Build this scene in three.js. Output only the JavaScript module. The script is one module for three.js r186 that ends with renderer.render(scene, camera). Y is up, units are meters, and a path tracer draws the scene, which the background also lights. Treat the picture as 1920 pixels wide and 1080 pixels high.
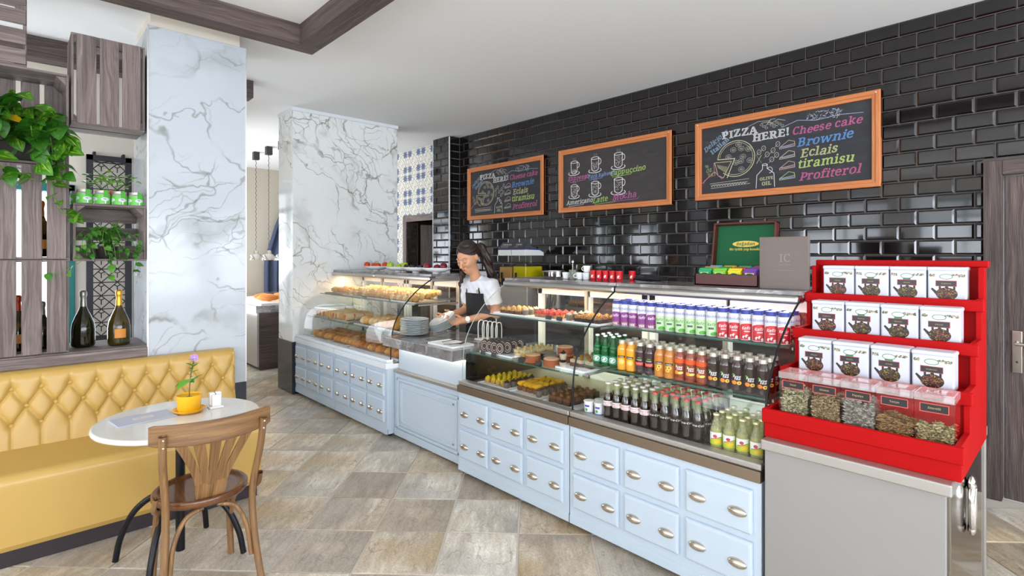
import * as THREE from 'three';
import { RoundedBoxGeometry } from 'three/addons/geometries/RoundedBoxGeometry.js';
import { mergeGeometries } from 'three/addons/utils/BufferGeometryUtils.js';
import { MarchingCubes } from 'three/addons/objects/MarchingCubes.js';
import { RectAreaLightUniformsLib } from 'three/addons/lights/RectAreaLightUniformsLib.js';

// ------------------------------------------------------------------ camera, sky, daylight, exposure
const scene = new THREE.Scene();
const camera = new THREE.PerspectiveCamera(56.43, 16 / 9, 0.05, 200);
camera.position.set(0, 1.6, 0);
camera.lookAt(0.682, 1.6, -0.7313);
camera.setViewOffset(1920, 1080, 0, 62, 1920, 1080);   // level camera, lens shifted down
const renderer = new THREE.WebGLRenderer({ antialias: true });
renderer.toneMapping = THREE.LinearToneMapping;
renderer.toneMappingExposure = 1.06;
renderer.shadowMap.enabled = true;
RectAreaLightUniformsLib.init();
scene.background = new THREE.Color().setRGB(3.4, 3.6, 3.9);
function daylight(name, w, h, at, to, color, k) {       // area lamp added at a window to stand in for sky light
  const l = new THREE.RectAreaLight(color, k, w, h);
  l.name = name; l.position.set(...at); l.lookAt(...to); scene.add(l);
}
const DAY = new THREE.Color().setRGB(0.90, 0.97, 1.09);
for (const z of [-3.75, -1.6, 0.55, 2.7]) daylight('window_fill', 1.7, 2.3, [-3.9, 1.65, z], [0, 7.5, z], DAY, 3.3);   // tilted up to brighten the ceiling, as if bounced off paving outside
for (const x of [-2.4, -0.2, 2.0, 4.0]) daylight('window_fill', x < 4 ? 1.8 : 1.4, 2.3, [x, 1.65, 4.38], [x, 6, 0], DAY, 9);  // tilted up too; the last lamp is added for the marble wall
for (const [x, w] of [[-2.65, 1.4], [-.54, 1.8], [1.24, .66]]) daylight('window_fill', w, 1.6, [x, 1.36, -6.19], [x, 4.5, 0], DAY, 3.1);   // windows behind the crates
for (const z of [-10.1, -8.2]) daylight('window_fill', 1.5, 2.0, [1.80, 1.55, z], [4, 3.3, z], DAY, 4);

// ------------------------------------------------------------------ helpers
let seed = 7;
const rnd = () => { seed = (seed * 1664525 + 1013904223) >>> 0; return seed / 4294967296; };
const rr = (a, b) => a + (b - a) * rnd();
const V = (x, y, z) => new THREE.Vector3(x, y, z);
const PI = Math.PI;
const names = {};
function numbered(n) { const k = names[n] = (names[n] ?? -1) + 1; return k ? `${n}_${String(k).padStart(3, '0')}` : n; }
function fin(g) {
  if (g.index) g = g.toNonIndexed();
  if (!g.attributes.normal) g.computeVertexNormals();
  const n = g.attributes.position.count;
  if (!g.attributes.uv) g.setAttribute('uv', new THREE.BufferAttribute(new Float32Array(n * 2), 2));
  for (const k of Object.keys(g.attributes)) if (!['position', 'normal', 'uv'].includes(k)) g.deleteAttribute(k);
  g.morphAttributes = {}; g.groups = [];
  return g;
}
const join = a => { a = [a].flat(Infinity).map(fin); return a.length > 1 ? mergeGeometries(a) : a[0]; };
function mesh(name, geo, mat, parent, label) {           // a part (or a sub-part) of parent
  const m = new THREE.Mesh(Array.isArray(geo) ? join(geo) : geo, mat);
  m.name = name; m.castShadow = m.receiveShadow = true;
  if (label) m.userData.label = label;
  if (parent) parent.add(m);
  return m;
}
const autos = [];
function thing(name, label, category, group) {           // parts are given in world coordinates; the group is moved to its base at the end
  const o = new THREE.Group(); o.name = numbered(name);
  o.userData = { label, category };
  if (group) o.userData.group = group;
  scene.add(o); autos.push(o);
  return o;
}
function single(name, geo, mat, label, category, group) { // a thing of one mesh
  const m = mesh(numbered(name), geo, mat, scene);
  m.userData = { label, category }; if (group) m.userData.group = group;
  return m;
}
function struct(name, geo, mat, label, category = 'room') {
  const m = geo ? mesh(numbered(name), geo, mat, scene) : new THREE.Group();
  if (!geo) { m.name = numbered(name); scene.add(m); }
  m.userData = { kind: 'structure', label, category };
  return m;
}
function proto(build) { const o = new THREE.Group(); build(o); return o; }
function place(p, name, label, category, [x, y, z], ry = 0, group, s = 1) {
  const o = p.clone(); o.name = numbered(name); o.userData = { label, category };
  if (group) o.userData.group = group;
  o.position.set(x, y, z); o.rotation.y = ry; if (s !== 1) Array.isArray(s) ? o.scale.set(...s) : o.scale.setScalar(s);
  scene.add(o); return o;
}
function bx(x0, x1, y0, y1, z0, z1, r = 0) {
  const w = Math.abs(x1 - x0), h = Math.abs(y1 - y0), d = Math.abs(z1 - z0);
  const g = r ? new RoundedBoxGeometry(w, h, d, 2, Math.min(r, w / 2.01, h / 2.01, d / 2.01)) : new THREE.BoxGeometry(w, h, d);
  g.translate((x0 + x1) / 2, (y0 + y1) / 2, (z0 + z1) / 2); return g;
}
const cyl = (r1, r2, h, x = 0, y = 0, z = 0, n = 20) => { const g = new THREE.CylinderGeometry(r2, r1, h, n); g.translate(x, y + h / 2, z); return g; };
const sph = (rx, ry, rz, x = 0, y = 0, z = 0, n = 16, m = 10) => { const g = new THREE.SphereGeometry(1, n, m); g.scale(rx, ry, rz); g.translate(x, y, z); return g; };
const lathe = (pts, n = 24) => new THREE.LatheGeometry(pts.map(p => new THREE.Vector2(p[0], p[1])), n);
const tube = (pts, r, n = 24, m = 8, closed = false) => new THREE.TubeGeometry(new THREE.CatmullRomCurve3(pts.map(p => p.isVector3 ? p : V(...p)), closed, 'centripetal'), n, r, m, closed);
function bar(a, b, r, n = 8) { a = V(...a); b = V(...b); const d = b.clone().sub(a), g = new THREE.CylinderGeometry(r, r, d.length(), n);
  g.applyQuaternion(new THREE.Quaternion().setFromUnitVectors(V(0, 1, 0), d.normalize())); g.translate(...a.add(b).multiplyScalar(.5)); return g; }
function extr(pts, depth, bev = 0) {                     // polygon in x, y pushed along z
  const s = new THREE.Shape(pts.map(p => new THREE.Vector2(p[0], p[1])));
  return new THREE.ExtrudeGeometry(s, { depth, bevelEnabled: bev > 0, bevelThickness: bev, bevelSize: bev, bevelSegments: 2, curveSegments: 16 });
}
function uvm(g, grain = '', off = true) {                // uv in metres by the way each face points; grain: axis that runs along u
  g = fin(g); const p = g.attributes.position, n = g.attributes.normal, uv = g.attributes.uv;
  g.computeBoundingBox(); const s = g.boundingBox.getSize(V(0, 0, 0));
  if (grain === 'long') grain = s.x >= s.y && s.x >= s.z ? 'x' : s.y >= s.z ? 'y' : 'z';
  const ou = off ? rnd() * 5 : 0, ov = off ? rnd() * 5 : 0;
  for (let i = 0; i < p.count; i++) {
    const ax = Math.abs(n.getX(i)), ay = Math.abs(n.getY(i)), az = Math.abs(n.getZ(i));
    let k = ax > ay && ax > az ? 'zy' : ay > az ? 'xz' : 'xy';
    if (grain && k[1] === grain) k = k[1] + k[0];
    const c = { x: p.getX(i), y: p.getY(i), z: p.getZ(i) };
    uv.setXY(i, c[k[0]] + ou, c[k[1]] + ov);
  }
  return g;
}
const wbx = (...a) => uvm(bx(...a), 'long');             // a board with the grain along it
const facing = (w, h, x, y, z, ry) => { const g = new THREE.PlaneGeometry(w, h); g.rotateY(ry); g.translate(x, y, z); return g; };
const NX = -PI / 2;                                      // a sheet that looks towards -x

const ORD = 'first second third fourth fifth sixth seventh eighth ninth tenth eleventh twelfth thirteenth fourteenth fifteenth sixteenth seventeenth eighteenth nineteenth twentieth twenty-first twenty-second twenty-third twenty-fourth'.split(' ');
// ------------------------------------------------------------------ noise and textures
const perm = new Uint16Array(1024); { const a = [...Array(512).keys()]; for (let i = 511; i > 0; i--) { const j = Math.floor(rnd() * (i + 1)); [a[i], a[j]] = [a[j], a[i]]; } for (let i = 0; i < 1024; i++) perm[i] = a[i & 511]; }
function n2(x, y, px = 256, py = px) {                   // value noise, repeats after px, py cells
  const xi = Math.floor(x), yi = Math.floor(y), fx = x - xi, fy = y - yi;
  const m = (a, b) => ((a % b) + b) % b, x0 = m(xi, px), x1 = m(xi + 1, px), y0 = m(yi, py), y1 = m(yi + 1, py);
  const h = (a, b) => perm[(perm[a & 511] + b) & 1023] / 511;
  const u = fx * fx * (3 - 2 * fx), v = fy * fy * (3 - 2 * fy);
  const A = h(x0, y0), B = h(x1, y0), C = h(x0, y1), D = h(x1, y1);
  return A + (B - A) * u + (C - A) * v + (A - B - C + D) * u * v;
}
function fbm(x, y, o, px, py = px) { let s = 0, a = .5, t = 0; for (let i = 0; i < o; i++) { s += a * n2(x, y, px, py); t += a; a *= .5; x = x * 2 + 17; y = y * 2 + 31; px *= 2; py *= 2; } return s / t; }
const hex = h => { const c = new THREE.Color(h); return [c.r, c.g, c.b].map(v => 255 * (v <= .0031308 ? v * 12.92 : 1.055 * v ** (1 / 2.4) - .055)); };
const mix3 = (a, b, t) => [a[0] + (b[0] - a[0]) * t, a[1] + (b[1] - a[1]) * t, a[2] + (b[2] - a[2]) * t];
const cl = (v, a = 0, b = 1) => Math.min(b, Math.max(a, v)), sm = (a, b, v) => { v = cl((v - a) / (b - a)); return v * v * (3 - 2 * v); };
function dtex(w, h, f, metres = 1, srgb = true, metresV = metres) {
  const d = new Uint8Array(w * h * 4);
  for (let y = 0; y < h; y++) for (let x = 0; x < w; x++) { const c = f(x / w, y / h), i = (y * w + x) * 4; d[i] = cl(c[0], 0, 255); d[i + 1] = cl(c[1], 0, 255); d[i + 2] = cl(c[2], 0, 255); d[i + 3] = 255; }
  const t = new THREE.DataTexture(d, w, h); t.wrapS = t.wrapT = THREE.RepeatWrapping; t.magFilter = THREE.LinearFilter; t.minFilter = THREE.LinearFilter;
  if (srgb) t.colorSpace = THREE.SRGBColorSpace;
  t.repeat.set(1 / metres, 1 / metresV); t.needsUpdate = true; return t;
}
function ctex(w, h, draw) {
  const c = document.createElement('canvas'); c.width = w; c.height = h; draw(c.getContext('2d'), w, h);
  const t = new THREE.CanvasTexture(c); t.colorSpace = THREE.SRGBColorSpace; return t;
}
const std = (color, roughness = .6, o = {}) => new THREE.MeshStandardMaterial({ color, roughness, ...o });
const phy = (color, roughness = .5, o = {}) => new THREE.MeshPhysicalMaterial({ color, roughness, ...o });
const gray = v => [v, v, v];

// weathered grey-brown timber, grain along u
function woodTex(dark, light, streak, seedx) {
  return dtex(1024, 512, (u, v) => {
    const w = fbm(u * 4 + seedx, v * 8, 3, 4, 8) * 1.5, g = fbm(u * 6, v * 64 + w * 5, 4, 6, 64), f = n2(u * 40, v * 400, 40, 400), b = fbm(u * 3, v * 5 + 9, 3, 3, 5);
    const l = fbm(u * 3, v * 150 + w * 4, 3, 3, 150), k = sm(.6, .72, l) * sm(.35, .6, b);
    let c = mix3(hex(dark), hex(light), cl(.5 + (g - .5) * .9 + (l - .5) * .7 + (f - .5) * .22 + (b - .5) * .55)); return mix3(c, hex(streak), k * .5);
  }, 1.6, true, .8);
}
const T = {};
T.wood = woodTex('#5c504d', '#988a85', '#3f3633', 0);
T.beam = woodTex('#3d3230', '#746560', '#2a2120', 3);
T.oak = woodTex('#65462a', '#a47c50', '#473018', 5);
T.frame = woodTex('#c2703c', '#dd9159', '#b36232', 8);
T.woodBump = dtex(512, 512, (u, v) => gray(255 * (.6 * fbm(u * 6, v * 64, 3, 6, 64) + .4 * n2(u * 30, v * 200, 30, 200))), 1.6, false, .8);
// white stone with a broken net of grey-olive veins
function cells(x, y) { let a = 9, b = 9; const xi = Math.floor(x), yi = Math.floor(y); for (let i = -1; i < 2; i++) for (let j = -1; j < 2; j++) { const X = xi + i, Y = yi + j, h = perm[(perm[X & 511] + Y) & 511], dx = X + (h & 15) / 15 - x, dy = Y + (h >> 4 & 15) / 15 - y, d = Math.sqrt(dx * dx + dy * dy); if (d < a) { b = a; a = d; } else if (d < b) b = d; } return b - a; }
function marbleTex(w, h, mw, mh, ang, sx, bg, vein, amount) {
  const ca = Math.cos(ang), sa = Math.sin(ang);
  return dtex(w, h, (u, v) => {
    const X = u * mw + sx, Y = v * mh, wx = (fbm(X * 2.2, Y * 2.2 + 5, 5, 256) - .5) * .42 + (fbm(X * 14, Y * 14, 3, 256) - .5) * .06, wy = (fbm(X * 2.2 + 40, Y * 2.2, 5, 256) - .5) * .42 + (fbm(X * 14 + 60, Y * 14, 3, 256) - .5) * .06;
    const x = (X + wx) * ca + (Y + wy) * sa, y = -(X + wx) * sa + (Y + wy) * ca;
    const zone = sm(.44, .6, fbm(x * .8 + 30, y * 2.1, 3, 256)), br = fbm(X * 5, Y * 5, 2, 256);
    const n1 = sm(.055, 0, cells(x * 2.1 + 50, y * 4.4 + 50)), nA = sm(.085, 0, cells(x * 4.6 + 90, y * 8.5 + 20)), nB = sm(.022, 0, cells(x * .75 + 20, y * 1.7 + 70));
    const blot = sm(.5, .8, fbm(x * 2 + 12, y * 5, 4, 256)) * zone;
    const a = cl((n1 * .62 * (.25 + .75 * zone) * sm(.25, .6, br) + nA * .45 * zone * sm(.4, .7, br) + nB * .55 * sm(.2, .5, br) + blot * .42) * amount, 0, .9);
    return mix3(mix3(bg, bg.map(v => v * .95), fbm(X * 2, Y * 2, 3, 256)), vein, a);
  }, mw, true, mh);
}
T.marble = marbleTex(1024, 1024, 3.4, 3.4, .5, 0, hex('#e9edee'), hex('#8f8f86'), .95);
T.marble2 = marbleTex(768, 1024, 2.2, 3.4, -.95, 11, hex('#f7faf9'), hex('#8a8a7d'), 1.1);  // wall ground made paler to make up for weak light there
T.greyMarble = dtex(512, 512, (u, v) => { const w = fbm(u * 4, v * 4, 4, 4) * 3; const g = fbm(u * 6 + w, v * 10 + w, 5, 64); return mix3(hex('#5d595a'), hex('#b3aeac'), cl(g * 1.5 - .3 + sm(.03, 0, Math.abs(fbm(u * 8 + w, v * 8, 3, 64) - .5)) * .4)); }, 1);
T.table = dtex(256, 256, (u, v) => mix3(hex('#eceae4'), hex('#d9d5cc'), fbm(u * 5, v * 5, 4, 5)), .8);
// rough travertine for the floor
const stoneH = (u, v) => fbm(u * 10, v * 26, 5, 10, 26);
T.stone = dtex(1024, 1024, (u, v) => {
  const a = fbm(u * 4, v * 9, 5, 4, 9), b = stoneH(u, v), s = fbm(u * 16, v * 90, 3, 16, 90), pit = sm(.6, .72, n2(u * 70, v * 220, 70, 220)) * sm(.48, .66, fbm(u * 8 + 3, v * 14, 3, 8, 14)), d = fbm(u * 4 + 2, v * 4, 4, 4);
  let c = mix3(hex('#c0b3a0'), hex('#f2eadc'), cl(.5 + (a - .5) * 1.3 + (b - .5) * 1.1 + (s - .5) * .9)); c = mix3(c, hex('#c2a87f'), sm(.52, .72, d) * .5); c = mix3(c, hex('#a19b95'), sm(.5, .3, d) * .5); const ck = sm(.022, 0, Math.abs(fbm(u * 9 + 5, v * 22, 4, 9, 22) - .5)) * sm(.42, .6, fbm(u * 7, v * 7 + 4, 3, 7)), sp = n2(u * 220, v * 330, 220, 330); c = c.map(q => q * (.93 + .14 * sp)); return mix3(mix3(c, hex('#7d6f60'), ck * .38), hex('#75675a'), pit * .12);
}, 1.9);
T.stoneBump = dtex(512, 512, (u, v) => gray(255 * cl(stoneH(u, v) * .8 + .2 * fbm(u * 50, v * 60, 2, 50, 60))), 1.9, false);
T.leather = dtex(256, 256, (u, v) => gray(160 + 90 * (fbm(u * 50, v * 50, 2, 50) - .5)), .25, false);
T.brush = dtex(256, 256, (u, v) => gray(110 + 70 * n2(u * 4, v * 200, 4, 200)), .6, false);
T.crumb = dtex(128, 128, (u, v) => gray(255 * fbm(u * 14, v * 14, 3, 14)), .06, false);
// ------------------------------------------------------------------ materials
const M = {
  white: std('#e9edf0', .75), cream: std('#ece5d8', .85), ceil: std('#f0f0ef', .9), beige: std('#c9c0b0', .85), ochre: std('#9a7a38', .8),
  wood: std('#ffffff', .7, { map: T.wood, bumpMap: T.woodBump, bumpScale: .0015 }), beam: std('#ffffff', .7, { map: T.beam, bumpMap: T.woodBump, bumpScale: .003 }),
  oak: std('#ffffff', .42, { map: T.oak, bumpMap: T.woodBump, bumpScale: .0004 }), frame: std('#ffffff', .5, { map: T.frame }),
  marble: phy('#d9dce2', .1, { map: T.marble, specularIntensity: .55 }), marble2: phy('#ffffff', .1, { map: T.marble2 }),  // same stone: column tinted darker, wall kept paler, to even out the light
  greyMarble: phy('#ffffff', .12, { map: T.greyMarble }), darkStone: phy('#2f313c', .12), grout: std('#5c5453', .9),
  tile: phy('#151112', .09, { clearcoat: .5, clearcoatRoughness: .04 }), cabinet: std('#bfccd9', .42), chromeTrim: std('#e8e8ea', .3, { metalness: .6 }),
  steel: std('#b9b6b1', .3, { metalness: 1, roughnessMap: null, bumpMap: T.brush, bumpScale: .0002 }), steelMatt: std('#b4b0ab', .45, { metalness: .75 }), steelDark: std('#8d7d6c', .42, { metalness: .8 }),
  nickel: std('#d3cabd', .22, { metalness: 1 }), chrome: std('#e6e6e8', .08, { metalness: 1 }), mirrorSteel: std('#8e8880', .1, { metalness: 1 }),
  glass: phy('#ffffff', .02, { transmission: 1, thickness: 0, ior: 1.45 }), shelfGlass: phy('#eef7f1', .03, { transmission: 1, thickness: 0, ior: 1.45 }), glassEdge: phy('#2f5a4c', .15),
  black: std('#17161a', .5), blackMetal: std('#1b1b1f', .35, { metalness: .5 }), rubber: std('#121213', .8),
  leather: phy('#c49f55', .36, { bumpMap: T.leather, bumpScale: .0004, sheen: .2 }), baseDark: std('#2d2328', .6), red: phy('#b00508', .6, { specularIntensity: .3 }),
  teal: std('#1f7a78', .5), lattice: std('#2c2b33', .5), blueCloth: std('#46506a', .85), porcelain: phy('#eef1f2', .12), plate: phy('#dfe7ea', .12),
  table: phy('#ffffff', .1, { map: T.table }), yellow: phy('#f7b512', .3), paper: std('#f4f2ee', .8), glow: null,
};
const leafM = (c, t = .25) => phy(c, .45, { transmission: t, thickness: 0, side: THREE.DoubleSide });

// ------------------------------------------------------------------ the room
const H = 3.3;
const floor = struct('floor', bx(-4.2, 6.6, -.12, -.005, -11.4, 4.7), std('#cfc6ba', .9), 'pale grout bed under the diagonal stone floor tiles', 'floor');
{ // stone tiles laid at 45 degrees to the counter
  const pitch = .4165, s = pitch / 2 - .005, tints = ['#ffffff', '#f6f2ea', '#f9efdc', '#eae5df', '#f0efed', '#e2d9ce'].map(c => phy(c, .36, { map: T.stone, bumpMap: T.stoneBump, bumpScale: .0035 }));
  const geos = []; for (let k = 0; k < 10; k++) { const g = uvm(bx(-s, s, -.02, 0, -s, s, .004)); geos.push(g); }
  const e = Math.SQRT1_2, list = [], rest = [];
  for (let i = -16; i < 26; i++) for (let j = -26; j < 26; j++) {
    const a = (i + .5) * pitch, b = (j + .5) * pitch, x = 1.836 + (a + b) * e, z = -2.526 + (-a + b) * e;
    if (x < -3.7 || x > 4.6 || z < -10.9 || z > 4.1) continue;
    const d = x * .682 - z * .731, l = (x * .731 + z * .682) / d;
    const seen = d > 1.9 && l > -1.1 && l < 1.05 && !(x > 2.75 && z < -1) && !(z < -4.3 && x < 1.0);
    (seen ? list : rest).push([x, z, d]);
  }
  list.sort((p, q) => p[2] - q[2]); rest.push(...list.splice(290));
  for (const [x, z] of list) { const m = mesh('tile', geos[Math.floor(rnd() * 10)], tints[Math.floor(rnd() * 6)], floor); m.position.set(x, rr(-.0012, .0006), z); m.rotation.y = PI / 4 + Math.floor(rnd() * 2) * PI; }
  const r = mesh('tile', rest.map(([x, z]) => { const g = geos[Math.floor(rnd() * 10)].clone(); g.rotateY(PI / 4); g.translate(x, 0, z); return g; }), tints[0], floor); r.userData.kind = 'stuff';
}
struct('ceiling', [bx(-4.2, 6.6, H, H + .2, -6.5, 4.7), bx(1.54, 6.6, H, H + .2, -11.4, -6.5)], M.ceil, 'plain off-white ceiling', 'ceiling');
struct('wall_back', bx(1.54, 6.6, 0, H, -11.4, -11.1), M.beige, 'beige end wall behind the heat lamps', 'wall');

// daylight walls to the left of and behind the viewer, with tall windows
function windowWall(name, along, at, from, to, opens, y0, y1, thick, label) {
  const w = [], add = (a, b, c, d) => w.push(along === 'z' ? bx(at - thick, at, c, d, a, b) : bx(a, b, c, d, at, at + thick));
  let p = from; for (const [a, b] of opens) { add(p, a, 0, H); add(a, b, 0, y0); add(a, b, y1, H); p = b; } add(p, to, 0, H);
  const s = struct(name, w, M.cream, label, 'wall');
  opens.forEach(([a, b]) => { const f = [], q = along === 'z' ? (c, d, e, g) => bx(at - .1, at - .04, e, g, c, d) : (c, d, e, g) => bx(c, d, e, g, at + .04, at + .1);
    f.push(q(a, a + .06, y0, y1), q(b - .06, b, y0, y1), q(a, b, y0, y0 + .06), q(a, b, y1 - .06, y1), q((a + b) / 2 - .03, (a + b) / 2 + .03, y0, y1), q(a, b, 2.25, 2.31));
    mesh('window_frame', f, M.teal, s); mesh('pane', along === 'z' ? bx(at - .075, at - .07, y0 + .05, y1 - .05, a + .05, b - .05) : bx(a + .05, b - .05, y0 + .05, y1 - .05, at + .07, at + .075), M.glass, s); });
}
windowWall('wall_passage', 'z', 1.74, -11.1, -6.5, [[-10.85, -9.35], [-8.95, -7.45]], .5, 2.6, .2, 'cream passage wall with tall windows beyond the marble column');
windowWall('wall_left', 'z', -4, -6.5, 4.7, [[-4.6, -2.9], [-2.45, -.75], [-.3, 1.4], [1.85, 3.55]], .5, 2.8, .2, 'cream wall with tall teal framed windows');
windowWall('wall_front', 'x', 4.5, -4.2, 6.6, [[-3.3, -1.5], [-1.1, .7], [1.1, 2.9], [3.3, 4.7]], .5, 2.8, .2, 'cream wall with tall teal framed windows behind the viewer');  // last window added to carry more light to the marble wall

// window wall behind the crates
{
  const w = [], z0 = -6.5, z1 = -6.25, y0 = .5, y1 = 2.23, o = [[-3.4, -1.9], [-1.5, .42], [.86, 1.62]];
  let p = -4; for (const [a, b] of o) { w.push(bx(p, a, 0, H, z0, z1), bx(a, b, 0, y0, z0, z1), bx(a, b, y1, H, z0, z1)); p = b; } w.push(bx(p, 1.74, 0, H, z0, z1));
  struct('wall_rear', w, M.cream, 'cream window wall behind the crate shelving', 'wall');
  o.forEach(([a, b]) => {
    const f = struct('window_1', [bx(a, a + .07, y0, y1, z1 - .1, z1 + .03, .006), bx(b - .07, b, y0, y1, z1 - .1, z1 + .03, .006), bx(a, b, y0, y0 + .07, z1 - .1, z1 + .03, .006), bx(a, b, y1 - .07, y1, z1 - .1, z1 + .03, .006), bx((a + b) / 2 - .025, (a + b) / 2 + .025, y0, y1, z1 - .09, z1, .006)], M.teal, 'teal painted window frame behind the crates', 'window');
    mesh('pane', bx(a + .06, (a + b) / 2, y0 + .06, y1 - .06, z1 - .06, z1 - .055), M.glass, f); mesh('pane', bx((a + b) / 2, b - .06, y0 + .06, y1 - .06, z1 - .06, z1 - .055), M.glass, f);
  });
  struct('ground', [bx(-9, 1.5, -.3, -.1, -14, -6.55), bx(-9, -4.25, -.3, -.1, -6.55, 8), bx(-4.25, 6.6, -.3, -.1, 4.75, 8)], std('#cfc8bd', .9), 'pale terrace paving outside the windows', 'ground');
}
// ceiling timbers
function beam(geo, label) { struct('beam', geo, M.beam, label, 'beam'); }
beam([wbx(-4, 1.71, 3.155, H, -4.113, -3.955), wbx(1.553, 1.711, 3.155, H, -3.955, 4.4)], 'dark timber coffer beam on the ceiling with mitred corner');
beam([wbx(-4, 1.73, 3.134, H, -5.72, -5.56)], 'dark timber ceiling beam behind the crates and marble column');

// white marble column behind the bench and marble wall at the end of the counter
{
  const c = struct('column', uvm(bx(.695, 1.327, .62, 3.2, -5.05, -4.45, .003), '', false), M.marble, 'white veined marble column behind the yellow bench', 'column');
  mesh('base', bx(.69, 1.332, 0, .62, -5.055, -4.445, .003), M.darkStone, c, 'dark polished stone base');
  mesh('capital', bx(.71, 1.29, 3.2, H, -5.03, -4.47), M.cream, c);
  mesh('edge_strip', [bx(.688, .696, .62, 3.2, -4.454, -4.446), bx(1.326, 1.333, .62, 3.2, -4.454, -4.446)], M.chromeTrim, c);
  const g = uvm(bx(2.36, 3.73, .6, 3.26, -6.66, -6.22, .003), '', false); { const uv = g.attributes.uv; for (let i = 0; i < uv.count; i++) uv.setX(i, uv.getX(i) - 2.0); }
  const w = struct('wall_marble', g, M.marble2, 'white marble wall with olive-grey veins at the end of the pastry counter', 'wall');
  mesh('base', bx(2.352, 3.73, 0, .6, -6.665, -6.215, .003), M.darkStone, w, 'dark polished stone base');
  mesh('top_strip', bx(2.35, 3.735, 3.26, H, -6.67, -6.205), M.white, w);
}
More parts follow.
